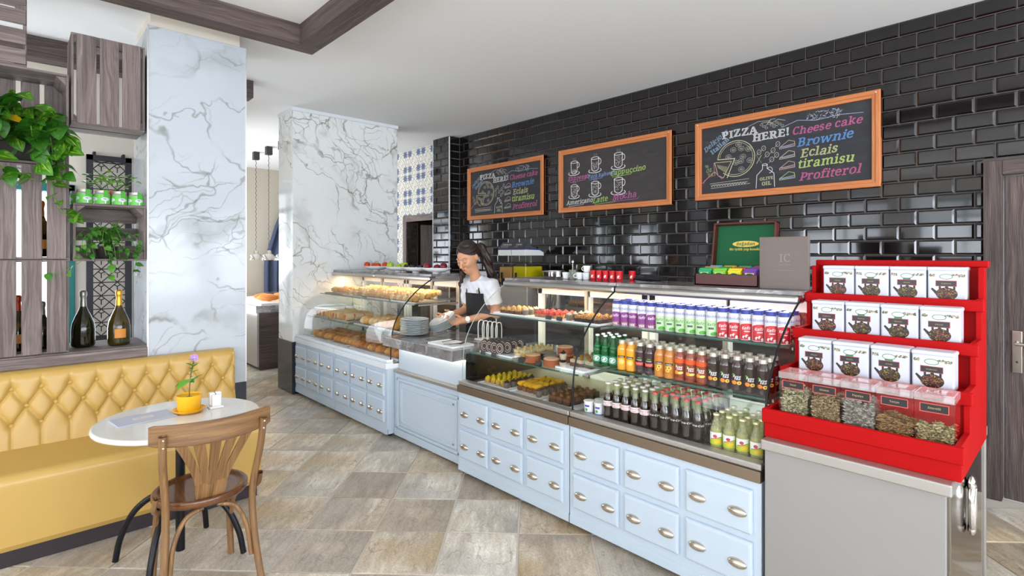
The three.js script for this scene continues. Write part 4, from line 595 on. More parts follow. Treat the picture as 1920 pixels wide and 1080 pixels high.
  scatter(P.tart('#d9b25a', '#f2cf1c', 4), 'fruit_tart', 'little bright yellow fruit tart', 'pastry', 'bright yellow fruit tarts', 2.70, y0 + tY, -2.925, 6, 4, .053, .055);
  scatter(P.cup('#4a2a1c', '#2e1a12'), 'dessert_cup', 'chocolate cup beside yellow tarts', 'dessert cup', 'chocolate cups on the case floor', 2.66, y0 + tY, -2.775, 5, 1, .062, .06);
  scatter(P.stick('#f4b818'), 'fruit_slice', 'cake slice with orange fruit', 'pastry', 'orange yellow fruit slices', 2.70, y0 + tY, -2.60, 4, 4, .072, .05, { ry: () => rr(-.5, .5) });
  scatter(P.cup('#3c2218', '#5c3a28'), 'dessert_cup', 'brown cup beside the brownies', 'dessert cup', 'brown dessert cups', 2.66, y0 + tY, -2.46, 5, 1, .062, .06);
  scatter(P.cube('#4a2c1a', '#6a4226', '#8a5a34'), 'brownie', 'square nut brownie', 'pastry', 'nut brownies', 2.66, y0 + tY, -2.26, 5, 3, .062, .062);
  // savouries in the far cases
  const gold = [P.cookie('#cfa566', 1), P.cookie('#bf9150', 5), P.cookie('#dcc394', 9)], br = [P.bread('#c98a3a', 2), P.bread('#d9a24c', 6), P.bread('#b87530', 8)], wr = [P.wrap('#ead2a0', '#c9662e'), P.wrap('#e6c07a', '#d89a3a')];
  tray(2.86, y1, -5.92, .34, .36, 'dark wooden board of loaves on the top shelf by the marble wall', 0, M.wood);
  for (const [z, w] of [[-5.45, 'far'], [-4.9, 'middle'], [-4.42, 'near']]) tray(2.88, y1, z, .34, .44, `steel tray of cookies, ${w} one on the top shelf`, 0, M.steelMatt);
  scatter(br, 'bread_roll', 'brown roll on wooden board', 'bread', 'bread rolls on the board', 2.86, y1 + .006, -5.92, 2, 4, .13, .08, { end: 'marble wall', s: [.95, 1.2, 1.05], ry: () => rr(-.4, .4) });
  scatter(gold, 'cookie', 'golden top shelf cookie', 'cookie', 'golden cookies on the top shelf', 2.88, y1 + .006, -4.92, 5, 24, .068, .058, { end: 'marble wall', ry: () => rr(-.3, .3), j: .003, h: (i, j) => .012 * i, s: [.88, 1.6, 1.18] });
  for (const [z, w] of [[-5.9, 'by the marble wall'], [-5.4, 'second from the marble wall'], [-4.88, 'third from the marble wall'], [-4.4, 'by the stacked plates']]) { tray(2.74, .90, z, .38, .42, `steel tray on the middle shelf ${w}`, 0, M.steelMatt); tray(2.72, .66, z, .42, .44, `white tray on the case floor ${w}`, 0); }
  scatter(wr, 'filled_wrap', 'filled middle shelf wrap', 'pastry', 'filled wraps', 2.72, .906, -5.66, 3, 9, .115, .082, { end: 'marble wall', s: [1.2, 1.5, 1.3], ry: () => rr(-.2, .2) });
  scatter([P.bread('#e6c48c', 3), P.bread('#e2a548', 7)], 'flaky_pastry', 'flaky golden middle shelf pastry', 'pastry', 'flaky pastries', 2.72, .906, -4.64, 3, 8, .125, .085, { end: 'marble wall', s: [.9, 1.4, 1.15], ry: () => rr(-.1, .1) });
  scatter([P.bread('#d0832e', 4), P.bread('#e0a04a', 5), P.bread('#b96f2a', 6)], 'bread_stick', 'baked case floor roll', 'bread', 'savoury rolls on the case floor', 2.70, .667, -5.15, 3, 23, .128, .082, { end: 'marble wall', ry: () => rr(-.12, .12), s: [.92, 1.3, 1.12] });
}
// ------------------------------------------------------------------ on the case tops
{
  const boat = proto(o => { mesh('dish', [(() => { const g = new THREE.SphereGeometry(1, 24, 8, 0, PI * 2, PI / 2, PI / 2.2); g.scale(.085, .045, .17); g.translate(0, .05, 0); return g; })(), new THREE.TorusGeometry(1, .03, 6, 30).rotateX(PI / 2).scale(.085, .12, .17).translate(0, .05, 0), cyl(.04, .035, .012)], phy('#f0f0ee', .15, { side: THREE.DoubleSide }), o); });
  const fruit = (r, c, stem) => proto(o => { mesh('flesh', lathe([[.001, .1 * r], [.45 * r, 0], [.9 * r, .5 * r], [r, r], [.8 * r, 1.6 * r], [.35 * r, 1.85 * r], [.001, 1.65 * r]], 18), phy(c, .28), o); mesh('stem', bar([0, 1.6 * r, 0], [.004, 2.05 * r, 0], .0018, 5), std('#4a3a20', .8), o); });
  const y = 1.4205;
  const D = [[-5.55, 'red fruit'], [-5.07, 'green apples'], [-4.72, 'dark plums'], [-4.36, 'dark red apples']];
  const kinds = [[fruit(.036, '#d8431c'), 'orange red apple', 4], [fruit(.038, '#a9c52c'), 'bright green apple', 3], [fruit(.022, '#33202c'), 'dark purple plum', 6], [fruit(.038, '#7d1528'), 'dark red apple', 3]];
  D.forEach(([z, w], i) => { place(boat, 'fruit_dish', `white boat-shaped dish of ${w} on the pastry case`, 'dish', [3.05, y, z], .25, 'white fruit dishes');
    const [p, l, n] = kinds[i]; for (let k = 0; k < n; k++) { const u = n === 1 ? 0 : (k / (n - 1) - .5); place(p, i === 2 ? 'plum' : 'apple', `${l} on the pastry case, ${ORD[k]} from the marble wall in its dish`, 'fruit', [3.05 + (k % 2) * .02 - .01 + u * .07, y + .016 + Math.abs(u) * .03 + (i === 2 ? .01 : 0), z + u * (n > 3 ? .25 : .175)], rr(0, 6), `${l}s in the dish`); } });
  // cups
  const wc = proto(o => { mesh('cup', lathe([[.001, 0], [.018, 0], [.022, .006], [.027, .05], [.025, .05], [.02, .008], [.001, .006]], 20), M.porcelain, o); mesh('handle', new THREE.TorusGeometry(.014, .0032, 6, 14).translate(.034, .028, 0), M.porcelain, o); });
  const rc = proto(o => { mesh('cup', lathe([[.001, 0], [.019, 0], [.024, .068], [.025, .07], [.0225, .07], [.018, .004], [.001, .004]], 20), phy('#cf1420', .35), o); mesh('print', sleeve(.0206, .014, .05, .0232), printM(256, 96, (c, W) => { c.fillStyle = '#cf1420'; c.fillRect(0, 0, W, 96); c.fillStyle = '#f4e9e6'; c.font = 'italic bold 44px serif'; c.textAlign = 'center'; for (const x of [W * .25, W * .75]) { c.beginPath(); c.ellipse(x, 52, 14, 26, .4, 0, 7); c.fill(); c.fillRect(x - 26, 78, 52, 4); } }), o); });
  for (let i = 0; i < 6; i++) place(rc, 'paper_cup', i < 5 ? `red cup with white print, ${ORD[i]} from the white cups on the cake case` : 'red cup with white print standing behind the row on the cake case', 'cup', i < 5 ? [3.03, y, -2.40 + i * .056] : [3.10, y, -2.12], .2, 'red cups on the cake case');
  [[3.03, 0, -2.66], [3.10, 0, -2.60], [3.02, 0, -2.515], [3.02, 0, -2.457], [3.09, 0, -2.515], [3.09, 0, -2.457], [3.055, .051, -2.48]].forEach(([x, h, z], i) => place(wc, 'coffee_cup', `white coffee cup on the cake case, ${['standing alone beside the spoon glass', 'behind the lone cup', 'first of the cluster', 'beside the red cups', 'rear of the cluster', 'rear beside the red cups', 'stacked on top of the cluster'][i]}`, 'cup', [x, y + h, z], i * 1.3, 'white coffee cups'));
  { const t = thing('spoon_glass', 'small clear glass of steel spoons beside the white cups', 'glass'); mesh('glass', lathe([[.001, 0], [.022, 0], [.026, .07], [.0255, .07], [.0215, .003], [.001, .003]], 18).translate(3.02, y, -2.585), bottleGlass, t); for (const [a, b] of [[.012, -.01], [-.01, .012]]) mesh('spoon', [bar([3.02, y + .005, -2.585], [3.02 + a, y + .12, -2.585 + b], .0025), sph(.004, .014, .009, 3.02 + a, y + .128, -2.585 + b, 8, 6)], M.chrome, t); }
  single('folded_cloth', [lump(.05, .014, .12, .3).translate(3.07, y + .020, -1.96), lump(.04, .022, .07, .3, 4).translate(3.06, y + .031, -1.93)], std('#17161a', .9), 'crumpled black cloth beside the red cups', 'cloth');
  // wooden tea chest with open lid
  const t = thing('tea_chest', 'open reddish brown wooden tea chest with green lined lid', 'box'), mah = phy('#4f1d15', .35), x0 = 2.96, x1 = 3.2, z0 = -1.59, z1 = -1.215;
  mesh('box', [bx(x0, x0 + .012, y, y + .07, z0, z1, .003), bx(x1 - .012, x1, y, y + .07, z0, z1, .003), bx(x0, x1, y, y + .07, z0, z0 + .012, .003), bx(x0, x1, y, y + .07, z1 - .012, z1, .003), bx(x0, x1, y, y + .01, z0, z1)], mah, t);
  const lid = mesh('lid', [bx(0, .012, 0, .30, z0, z1, .003), bx(-.045, .012, 0, .012, z0, z1, .003), bx(-.045, .012, .288, .30, z0, z1, .003), bx(-.045, .012, 0, .30, z0, z0 + .012, .003), bx(-.045, .012, 0, .30, z1 - .012, z1, .003)], mah, t); lid.position.set(x1 + .0, y + .074, 0); lid.rotation.z = -.16;
  mesh('lining', facing(z1 - z0 - .026, .274, -.001, .15, (z0 + z1) / 2, NX), std('#ffffff', .8, { map: ctex(512, 400, (c, W, Hh) => { c.fillStyle = '#0d5a34'; c.fillRect(0, 0, W, Hh); c.fillStyle = '#e8c45a'; c.beginPath(); c.ellipse(256, 165, 116, 28, 0, 0, 7); c.fill(); c.fillStyle = '#0d5a34'; c.font = 'bold 40px sans-serif'; c.textAlign = 'center'; c.fillText('doğadan', 256, 178); c.fillStyle = '#e8c45a'; c.font = 'bold 27px serif'; c.fillText('Bir iyilik yap kendine', 262, 222); }) }), lid, 'green lining with gold lettering');
  const cols = ['#2fa36b', '#7cc242', '#e6d31e', '#7a3fa0', '#c79a3c', '#3f8f5a', '#c0442f', '#6a4fb5', '#7fb2cf', '#d6b13a', '#4aa86a', '#b0503a'], cn = ['teal green', 'lime green', 'bright yellow', 'purple', 'tan', 'dark green', 'brick red', 'violet', 'pale blue', 'mustard', 'sea green', 'rust'];
  for (let i = 0; i < 12; i++) { const c = i % 4, r = Math.floor(i / 4); const m = single('tea_packet', [bx(-.012, .012, 0, .075, -.038, .038, .006), bx(-.026, -.01, .012, .07, -.037, .037, .005)], i % 3 === 2 && r === 0 ? phy(cols[i], .35) : phy(cols[i], .35), `${cn[i]} paper tea packet in the wooden chest`, 'tea packet', 'tea packets in the chest'); m.position.set(x0 + .06 + r * .062, y + .032 + r * .006, z0 + .055 + c * .088); m.rotation.z = .35;
    const lab = mesh('label', facing(.05, .03, -.0275, .045, 0, NX), std('#ffffff', .5, { map: T.packet ??= ctex(128, 80, (q, W, Hh) => { q.fillStyle = '#cfe08a'; q.fillRect(0, 0, W, Hh); q.fillStyle = '#1f6a3c'; q.beginPath(); q.ellipse(64, 40, 58, 34, 0, 0, 7); q.fill(); q.fillStyle = '#f2f2e4'; q.font = 'bold 24px sans-serif'; q.textAlign = 'center'; q.fillText('doğadan', 64, 48); }) }), m); }
  // brown menu folder
  const m = thing('menu_folder', 'standing taupe leather menu folder with embossed monogram', 'menu'), xm = 2.955, zl = -1.205, zr = -.965, hm = .275;
  mesh('cover', [bx(xm, xm + .006, y, y + hm, zl, zr, .002), bx(xm + .02, xm + .026, y, y + hm, zl, zr, .002), bx(xm, xm + .026, y, y + hm, zl - .004, zl + .004, .002)], std('#71655f', .55, { bumpMap: T.leather, bumpScale: .0005 }), m);
  mesh('pages', bx(xm + .006, xm + .02, y + .004, y + hm - .004, zl, zr - .005), M.paper, m);
  mesh('embossing', facing(.2, .25, xm - .0008, y + hm / 2, (zl + zr) / 2, NX), std('#ffffff', .5, { map: ctex(320, 400, (c, W, Hh) => { c.fillStyle = '#71655f'; c.fillRect(0, 0, W, Hh); c.fillStyle = '#8d827b'; c.textAlign = 'center'; c.font = '92px serif'; c.fillText('IC', 168, 190); c.font = '18px serif'; c.fillText('H O T E L S', 168, 222); c.font = '13px serif'; c.fillText('—', 168, 240); scribble(c, 90, 262, 160, 60, '#8d827b', 1.5); scribble(c, 80, 372, 150, 50, '#857a73', 1.5); }) }), m);
}
// drink dispenser and pots on the back counter
{
  const t = thing('juice_dispenser', 'twin tank juice dispenser with yellow and tan juice', 'dispenser'), x0 = 4.2, x1 = 4.48, zs = [[-4.73, -4.515], [-4.495, -4.28]];
  mesh('base', [bx(x0 + .02, x1 + .08, 1.0, 1.27, -4.73, -4.28, .01), bx(x0 - .08, x0 + .04, 1.0, 1.03, -4.7, -4.31, .004)], M.steelMatt, t);
  const juice = [phy('#c79a5a', .3), phy('#d3c616', .2)];
  zs.forEach(([a, b], i) => { mesh('tank', [bx(x0, x1, 1.275, 1.60, a, b, .012)], phy('#f4f4f0', .03, { transmission: 1, thickness: 0, ior: 1.2 }), t); mesh('juice', bx(x0 + .006, x1 - .006, 1.28, i ? 1.47 : 1.46, a + .006, b - .006, .008), juice[i], t);
    mesh('lid', [extr([[x0 - .01, 1.595], [x1 + .01, 1.595], [x1 + .005, 1.63], [x1 - .06, 1.655], [x0 - .01, 1.66]], b - a, .002).translate(0, 0, a)], phy('#e6e8e6', .3), t); mesh('lid_cover', [extr([[x0 - .012, 1.66], [x1 - .06, 1.655], [x1 + .005, 1.63], [x1 - .05, 1.668], [x0 - .012, 1.668]], b - a, .002).translate(0, 0, a)], phy('#2a3a8c', .3), t);
    const zc = (a + b) / 2; mesh('tap', [bx(x0 - .05, x0, 1.285, 1.33, zc - .016, zc + .016, .006), cyl(.012, .012, .05, x0 - .045, 1.255, zc, 10), bx(x0 - .062, x0 - .04, 1.33, 1.40, zc - .01, zc + .01, .005)], M.rubber, t); });
  mesh('sign', extr([[x0 - .02, 1.668], [x0 + .14, 1.668], [x0 + .06, 1.745]], .44, .001).translate(0, 0, -4.725), std('#4a464c', .5), t);
  mesh('sign_print', [(() => { const g = new THREE.PlaneGeometry(.42, .09); g.rotateX(-.0); g.rotateY(NX); g.rotateZ(-.80); g.translate(x0 + .0175, 1.708, -4.505); return g; })()], printM(420, 90, (c, W) => { c.fillStyle = '#3a383e'; c.fillRect(0, 0, W, 90); c.fillStyle = '#d9d6d0'; c.font = 'bold 30px sans-serif'; c.fillText('LİMONATA', 20, 42); c.fillText('AYRAN', 250, 42); c.font = '22px sans-serif'; c.fillText('COLD DRINK', 20, 74); c.fillText('JUICE', 250, 74); }), t);
  const pot = thing('glass_pot', 'round steel and glass pot beside the juice dispenser', 'pot'); mesh('body', lathe([[.001, 0], [.12, 0], [.13, .02], [.13, .42], [.122, .42], [.12, .03], [.001, .02]], 28).translate(4.42, 1.0, -4.06), M.mirrorSteel, pot); mesh('rim', new THREE.TorusGeometry(.128, .006, 8, 28).rotateX(PI / 2).translate(4.42, 1.42, -4.06), M.chrome, pot); mesh('handle', tube([[4.31, 1.36, -4.06], [4.27, 1.36, -4.06], [4.27, 1.24, -4.06], [4.31, 1.24, -4.06]], .008, 16, 8), M.chrome, pot);
}
// plates, cutlery tray and rack on the worktop
{
  const plate = proto(o => { mesh('plate', lathe([[.001, .002], [.07, .002], [.078, .006], [.122, .017], [.124, .019], [.121, .020], [.076, .009], [.001, .006]], 40), M.plate, o); });
  for (let i = 0; i < 11; i++) { const p = place(plate, 'plate', `white dinner plate, ${ORD[i]} from the worktop in the straight stack`, 'plate', [2.58 + rr(-.003, .003), .9005 + i * .0125, -4.018], 0, 'plates in the straight stack'); p.rotation.x = .02 * i / 10; p.rotation.z = -.015 * i / 10; }
  for (let i = 0; i < 7; i++) { const a = .34 + i * .022, p = place(plate, 'plate', `tilted white dinner plate, ${ORD[i]} from the bottom in the hands of the person`, 'plate', [2.838 - i * .0035, .943 + i * .0125, -3.935 + i * .001], 0, 'tilted plates in the hands of the person'); p.rotation.z = a; p.rotation.x = -.10; }
  const t = thing('cutlery_tray', 'white porcelain tray with napkin and spoons on the worktop', 'tray'); mesh('tray', trayGeo(.2, .32, .016).map(g => { g.translate(2.5, .901, -3.38); return g; }), M.porcelain, t); mesh('napkin', [(() => { const g = new THREE.PlaneGeometry(.17, .27, 10, 14); g.rotateX(-PI / 2); const p = g.attributes.position; for (let i = 0; i < p.count; i++) p.setY(i, .008 * n2(p.getX(i) * 30 + 5, p.getZ(i) * 30 + 5)); g.computeVertexNormals(); g.translate(2.5, .907, -3.38); return g; })()], std('#eef0f4', .9, { side: THREE.DoubleSide }), t);
  for (const [x, z, r] of [[2.53, -3.46, .3], [2.46, -3.32, -.4], [2.5, -3.31, .1]]) { const s = mesh('spoon', [bx(-.004, .004, 0, .004, -.06, .05, .002), sph(.014, .005, .022, 0, .004, .07, 10, 6)], std('#54463a', .3, { metalness: .8 }), t); s.position.set(x, .917, z); s.rotation.y = r + 1.4; }
  const r = thing('wire_rack', 'white wire holder with tall loops beside the cake case', 'rack'); for (let i = 0; i < 5; i++) { const z = -3.42 + i * .055, x = 2.84; mesh('loop', tube([[x - .03, .912, z], [x - .03, 1.03, z], [x - .02, 1.055, z], [x, 1.062, z], [x + .02, 1.055, z], [x + .03, 1.03, z], [x + .03, .912, z]], .0042, 30, 6), phy('#e9eae6', .3), r); } mesh('base', bx(2.79, 2.89, .901, .913, -3.45, -3.17, .004), phy('#eceeea', .3), r);
}
// ------------------------------------------------------------------ tufted bench
{
  const t = thing('tufted_bench', 'long yellow leather bench with deep buttoned back on dark plinth', 'bench');
  const xa = -1.4, xb = 1.215;
  mesh('plinth', bx(xa, xb - .02, 0, .10, -4.38, -3.77, .004), M.baseDark, t);
  mesh('seat', (() => { const s = new THREE.Shape(), y0 = .1, y1 = .462, a = 3.747, b = 4.35, r = .045; // shape x is -z
    s.moveTo(b, y0); s.lineTo(b, y1 - .004); s.lineTo(a + r, y1); s.quadraticCurveTo(a, y1, a, y1 - r); s.lineTo(a, y0 + .02); s.lineTo(a + .012, y0); s.closePath();
    const g = new THREE.ExtrudeGeometry(s, { depth: xb - xa - .03, bevelEnabled: true, bevelThickness: .015, bevelSize: .012, bevelSegments: 3, curveSegments: 8 }); g.rotateY(PI / 2); g.translate(xa + .015, 0, 0); return uvm(g, '', false); })(), M.leather, t);
  // buttoned back as a height field over x, y
  const nx = 420, ny = 64, y0 = .455, y1 = .905, B = .133, R = .1055, yt = .808, bot = yt - 2 * R;
  const lean = y => -4.30 - (y - .455) * .12;
  const h = (x, y) => {
    const u = x / B + (y - yt) / (2 * R), v = x / B - (y - yt) / (2 * R), fr = q => Math.abs(q - Math.round(q));
    let d; if (y > yt) d = fr(x / B) * B; else if (y < bot) d = fr(x / B) * B; else d = Math.min(fr(u), fr(v)) * B * .62;
    let bd = 9; for (let k = 0; k < 3; k++) { const o = k === 1 ? .5 : 0, xx = (Math.round(x / B - o) + o) * B; bd = Math.min(bd, Math.hypot(x - xx, y - (yt - k * R))); }
    const edge = cl((y1 - y) / .05), e2 = cl((y - y0) / .03), ex = Math.sqrt(cl((xb - x) / .03) * (2 - cl((xb - x) / .03)));
    const crease = y > yt ? sm(.115, .02, y - yt + .02) * .45 + .18 : y < bot ? .6 : 1;
    return (.05 * (1 - crease * .34 * Math.exp(-((d / .007) ** 1.2))) - .020 * Math.exp(-((bd / .020) ** 1.3))) * Math.sqrt(edge * (2 - edge)) * ex;
  };
  const g = new THREE.PlaneGeometry(xb - xa, y1 - y0, nx, ny); const p = g.attributes.position;
  for (let i = 0; i < p.count; i++) { const x = p.getX(i) + (xa + xb) / 2, y = p.getY(i) + (y0 + y1) / 2; p.setXYZ(i, x, y, lean(y) + h(x, y)); } g.computeVertexNormals(); { const uv = g.attributes.uv; for (let i = 0; i < p.count; i++) uv.setXY(i, p.getX(i), p.getY(i)); }
  const back = mesh('backrest', g, M.leather, t);
  mesh('back_shell', [bx(xa, xb - .004, .12, .900, -4.44, -4.36, .008), bx(xb - .03, xb - .002, .12, .885, -4.40, -4.31, .006)], M.leather, t);
  const bt = sph(.0135, .0135, .007, 0, 0, 0, 12, 8);
  for (let k = 0; k < 3; k++) for (let i = -2; i < 10; i++) { const x = (i + (k === 1 ? .5 : 0)) * B, y = yt - k * R; if (x > xb - .03) continue; const m = mesh('button', bt, M.leather, back); m.position.set(x, y, lean(y) + h(x, y) + .012); }
}
// ------------------------------------------------------------------ table
{
  const cx = .65, cz = -3.255, t = thing('cafe_table', 'round white marble cafe table with black curved iron legs', 'table');
  mesh('table_top', uvm(lathe([[.001, .722], [.363, .722], [.376, .728], [.38, .738], [.376, .748], [.368, .752], [.001, .752]], 72).translate(cx, 0, cz)), M.table, t);
  mesh('column', [cyl(.022, .022, .66, cx, .05, cz, 18), cyl(.05, .05, .02, cx, .702, cz, 18), cyl(.035, .03, .05, cx, .38, cz, 18), bx(cx - .2, cx + .2, .70, .72, cz - .015, cz + .015), bx(cx - .015, cx + .015, .70, .72, cz - .2, cz + .2)], M.blackMetal, t);
  for (let k = 0; k < 4; k++) { const a = .62 + k * PI / 2, c = Math.cos(a), s = Math.sin(a), P2 = (r, y) => V(cx + r * c, y, cz + r * s); mesh('leg', tube([P2(.02, .36), P2(.12, .345), P2(.22, .27), P2(.29, .13), P2(.315, .012)], .0155, 28, 8), M.blackMetal, t); }
  const card = single('menu_card', [bx(-.13, .13, 0, .006, -.085, .085, .001)], std('#ffffff', .55, { map: T.card = ctex(512, 336, (c, W, Hh) => { c.fillStyle = '#b9bcca'; c.fillRect(0, 0, W, Hh); c.fillStyle = '#d7d0cb'; c.fillRect(170, 120, 170, 80); c.strokeStyle = '#e6dfd4'; c.lineWidth = 5; c.strokeRect(170, 120, 170, 80); scribble(c, 190, 150, 130, 30, '#b49a8a', 4); scribble(c, 200, 176, 110, 30, '#b49a8a', 3); }) }), 'pale blue-grey menu card lying on the cafe table', 'menu card'); card.position.set(.50, .7525, -3.33); card.rotation.y = .12;
  const px = .70, pz = -3.30, y = .7525;
  const pot = thing('flower_pot', 'glossy yellow ceramic pot with saucer on the cafe table', 'flower pot'), G = f => f.map(g => g.translate(px, y, pz));
  mesh('pot', G([lathe([[.001, .012], [.05, .012], [.054, .016], [.061, .096], [.058, .097], [.054, .085], [.001, .08]], 36)]), M.yellow, pot);
  mesh('saucer', G([lathe([[.001, 0], [.055, 0], [.075, .014], [.081, .022], [.078, .023], [.06, .01], [.001, .01]], 40)]), M.yellow, pot); mesh('soil', G([cyl(.054, .054, .004, 0, .078, 0, 24)]), std('#3a2618', .95), pot);
  const fl = thing('flowering_plant', 'slender plant with one lilac flower growing in the yellow pot', 'plant'), st = [[px, y + .08, pz], [px + .004, y + .15, pz - .004], [px + .012, y + .22, pz - .006], [px + .026, y + .285, pz - .008]];
  mesh('stem', tube(st, .0025, 20, 6), std('#6a5a3a', .7), fl);
  const leafG = leafShape(.07, .022), lm = leafM('#4f9a2a'), curve = new THREE.CatmullRomCurve3(st.map(q => V(...q)));
  for (let k = 0; k < 13; k++) { const q = curve.getPoint(.35 + k * .05), m = mesh('leaf', leafG, lm, fl); m.position.copy(q); m.rotation.set(rr(-.2, .5), k * 2.4, rr(-.3, .7), 'YXZ'); m.scale.setScalar(k < 2 ? 1.15 : rr(.45, .75)); }
  const big = mesh('leaf', leafG, leafM('#6cb52e'), fl); big.position.copy(curve.getPoint(.45)); big.rotation.set(0, PI + .75, -.15, 'YXZ'); big.scale.setScalar(1.45);
  const top = curve.getPoint(1), fm = leafM('#c99be0', .3), f = mesh('flower', sph(.004, .004, .004, top.x, top.y + .006, top.z + .004, 8, 6), std('#e8e0b0', .5), fl);
  for (let k = 0; k < 5; k++) { const m = mesh('petal', leafShape(.022, .018), fm, f); m.position.set(top.x, top.y + .006, top.z + .002); m.rotation.set(1.2, 0, 0); m.rotateY(k * 1.257); }
  const sp = thing('salt_holder', 'small white porcelain salt and pepper holder beside the flower pot', 'salt holder');
  mesh('tray', bx(.795, .865, y, y + .012, -3.345, -3.275, .004), M.porcelain, sp); mesh('shaker', [bx(.80, .828, y + .012, y + .085, -3.335, -3.30, .007)], M.porcelain, sp); mesh('shaker', [bx(.832, .86, y + .012, y + .085, -3.335, -3.30, .007)], M.porcelain, sp); mesh('napkins', bx(.808, .852, y + .012, y + .075, -3.298, -3.282, .002), M.paper, sp);
}
function leafShape(L, W, drop = .15) { // a leaf that lies along +x, slightly folded and drooping
  const n = 8, pos = [], ix = [], uv = []; for (let i = 0; i <= n; i++) { const t = i / n, w = W * Math.sin(PI * Math.min(1, t * .96 + .04)) ** .8 * (1 - .35 * t), y = -drop * L * t * t; pos.push(L * t, y, 0, L * t, y + w * .28, w, L * t, y + w * .28, -w); uv.push(t, .5, t, 1, t, 0); if (i) { const a = i * 3; ix.push(a - 3, a - 2, a, a, a - 2, a + 1, a - 3, a, a - 1, a, a + 2, a - 1); } }
  const g = new THREE.BufferGeometry(); g.setAttribute('position', new THREE.Float32BufferAttribute(pos, 3)); g.setAttribute('uv', new THREE.Float32BufferAttribute(uv, 2)); g.setIndex(ix); g.computeVertexNormals(); return g;
}
// ------------------------------------------------------------------ bentwood chair, its back to the viewer
{
  const t = thing('bentwood_chair', 'brown bentwood chair with fan-shaped slatted back at the round table', 'chair'), cx = .685, zf = -3.13, zr = -2.8, zc = -2.985;
  mesh('seat', [lathe([[.001, .452], [.165, .452], [.175, .458], [.185, .462], [.2, .468], [.208, .46], [.208, .44], [.198, .428], [.001, .428]], 56).scale(1, 1, .97).translate(cx, 0, zc)].map(g => uvm(g, 'z')), phy('#c9a27c', .3, { map: T.oak, clearcoat: .4 }), t);
  const leg = (a, r) => uvm(tube(a, r, 30, 10), 'y');
  for (const s of [-1, 1]) {
    mesh('leg', leg([[cx + s * .155, .43, zf + .02], [cx + s * .165, .25, zf + .005], [cx + s * .178, 0, zf - .01]], .0165), M.oak, t);
    mesh('leg', leg([[cx + s * .208, .815, zr + .078], [cx + s * .203, .68, zr + .052], [cx + s * .185, .50, zr + .006], [cx + s * .182, .40, zr - .006], [cx + s * .19, .22, zr + .01], [cx + s * .212, 0, zr + .045]], .0165), M.oak, t);
    mesh('brace', leg([[cx + s * .172, .14, zr + .015], [cx + s * .15, .30, zr + .0], [cx + s * .10, .395, zr - .01], [cx + s * .03, .42, zr - .02]], .0105), M.oak, t);
    mesh('brace', leg([[cx + s * .172, .14, zf], [cx + s * .17, .30, zf + .05], [cx + s * .185, .395, zf + .12], [cx + s * .185, .415, zf + .18]], .0105), M.oak, t);
    mesh('seat_bracket', leg([[cx + s * .205, .43, zr - .075], [cx + s * .222, .46, zr - .04], [cx + s * .218, .525, zr + .002]], .012), M.oak, t);
    mesh('screw', [sph(.005, .005, .003, cx + s * .208, .80, zr + .093, 8, 6), sph(.005, .005, .003, cx + s * .207, .765, zr + .087, 8, 6)], M.chrome, t);
  }
  // curved top rail and fan of slats: panel points at angle across, bent about the sitter
  const bend = x => .075 * (1 - (x / .25) ** 2) * -1 + .0;
  const railG = (() => { const n = 26, pos = [], ix = []; const zz = (x) => zr + .092 - .06 * (x / .25) ** 2; const ring = (x) => { const z = zz(x), hh = .046 - .006 * (x / .25) ** 2, th = .011, e = Math.abs(x) > .235 ? .85 : 1, y = .80 + .012 * (x / .25) ** 2; return [[z - th, y - hh * e], [z - th * .6, y - hh * e - .005], [z + th * .6, y - hh * e - .005], [z + th, y - hh * e], [z + th, y + hh * e], [z + th * .6, y + hh * e + .005], [z - th * .6, y + hh * e + .005], [z - th, y + hh * e]]; };
    for (let i = 0; i <= n; i++) { const x = -.252 + .504 * i / n; for (const [z, y] of ring(x)) pos.push(cx + x, y, z); if (i) for (let k = 0; k < 8; k++) { const a = (i - 1) * 8 + k, b = (i - 1) * 8 + (k + 1) % 8; ix.push(a, b, a + 8, b, b + 8, a + 8); } }
    for (const [o, f] of [[0, 0], [n * 8, 1]]) for (let k = 1; k < 7; k++) f ? ix.push(o, o + k, o + k + 1) : ix.push(o, o + k + 1, o + k);
    const g = new THREE.BufferGeometry(); g.setAttribute('position', new THREE.Float32BufferAttribute(pos, 3)); g.setIndex(ix); return uvm(g, 'x'); })();
  mesh('top_rail', railG, M.oak, t);
  const zat = (x, y) => { const k = cl((y - .45) / .33); return (zr - .028) * (1 - k) + (zr + .092 - .06 * (x / .25) ** 2) * k; };
  for (let i = 0; i < 5; i++) { const xt = (i - 2) * .074, wt = .024, xb = (i - 2) * .026, wb = .0145, pos = [], ix = [], n = 12; for (let k = 0; k <= n; k++) { const f = k / n, y = .53 + f * .245, e = Math.pow(f, 1.35), x = xb + (xt - xb) * e, w = wb + (wt - wb) * f; for (const [dx, dz] of [[-w, -.005], [w, -.005], [w, .005], [-w, .005]]) pos.push(cx + x + dx, y, zat(x + dx, y) + dz); if (k) for (let j = 0; j < 4; j++) { const a = (k - 1) * 4 + j, b = (k - 1) * 4 + (j + 1) % 4; ix.push(a, a + 4, b, b, a + 4, b + 4); } }
    const g = new THREE.BufferGeometry(); g.setAttribute('position', new THREE.Float32BufferAttribute(pos, 3)); g.setIndex(ix); const q = g.toNonIndexed(); q.computeVertexNormals(); mesh('slat', uvm(q, 'y'), M.oak, t); }
  mesh('back_foot', [(() => { const s = extr([[-.068, .54], [-.066, .50], [-.058, .455], [-.05, .425], [.05, .425], [.058, .455], [.066, .50], [.068, .54]], .01, .001); const p = s.attributes.position; for (let i = 0; i < p.count; i++) p.setZ(i, p.getZ(i) - .005 + zat(p.getX(i), p.getY(i))); s.computeVertexNormals(); s.translate(cx, 0, 0); return uvm(s, 'y'); })()], M.oak, t);
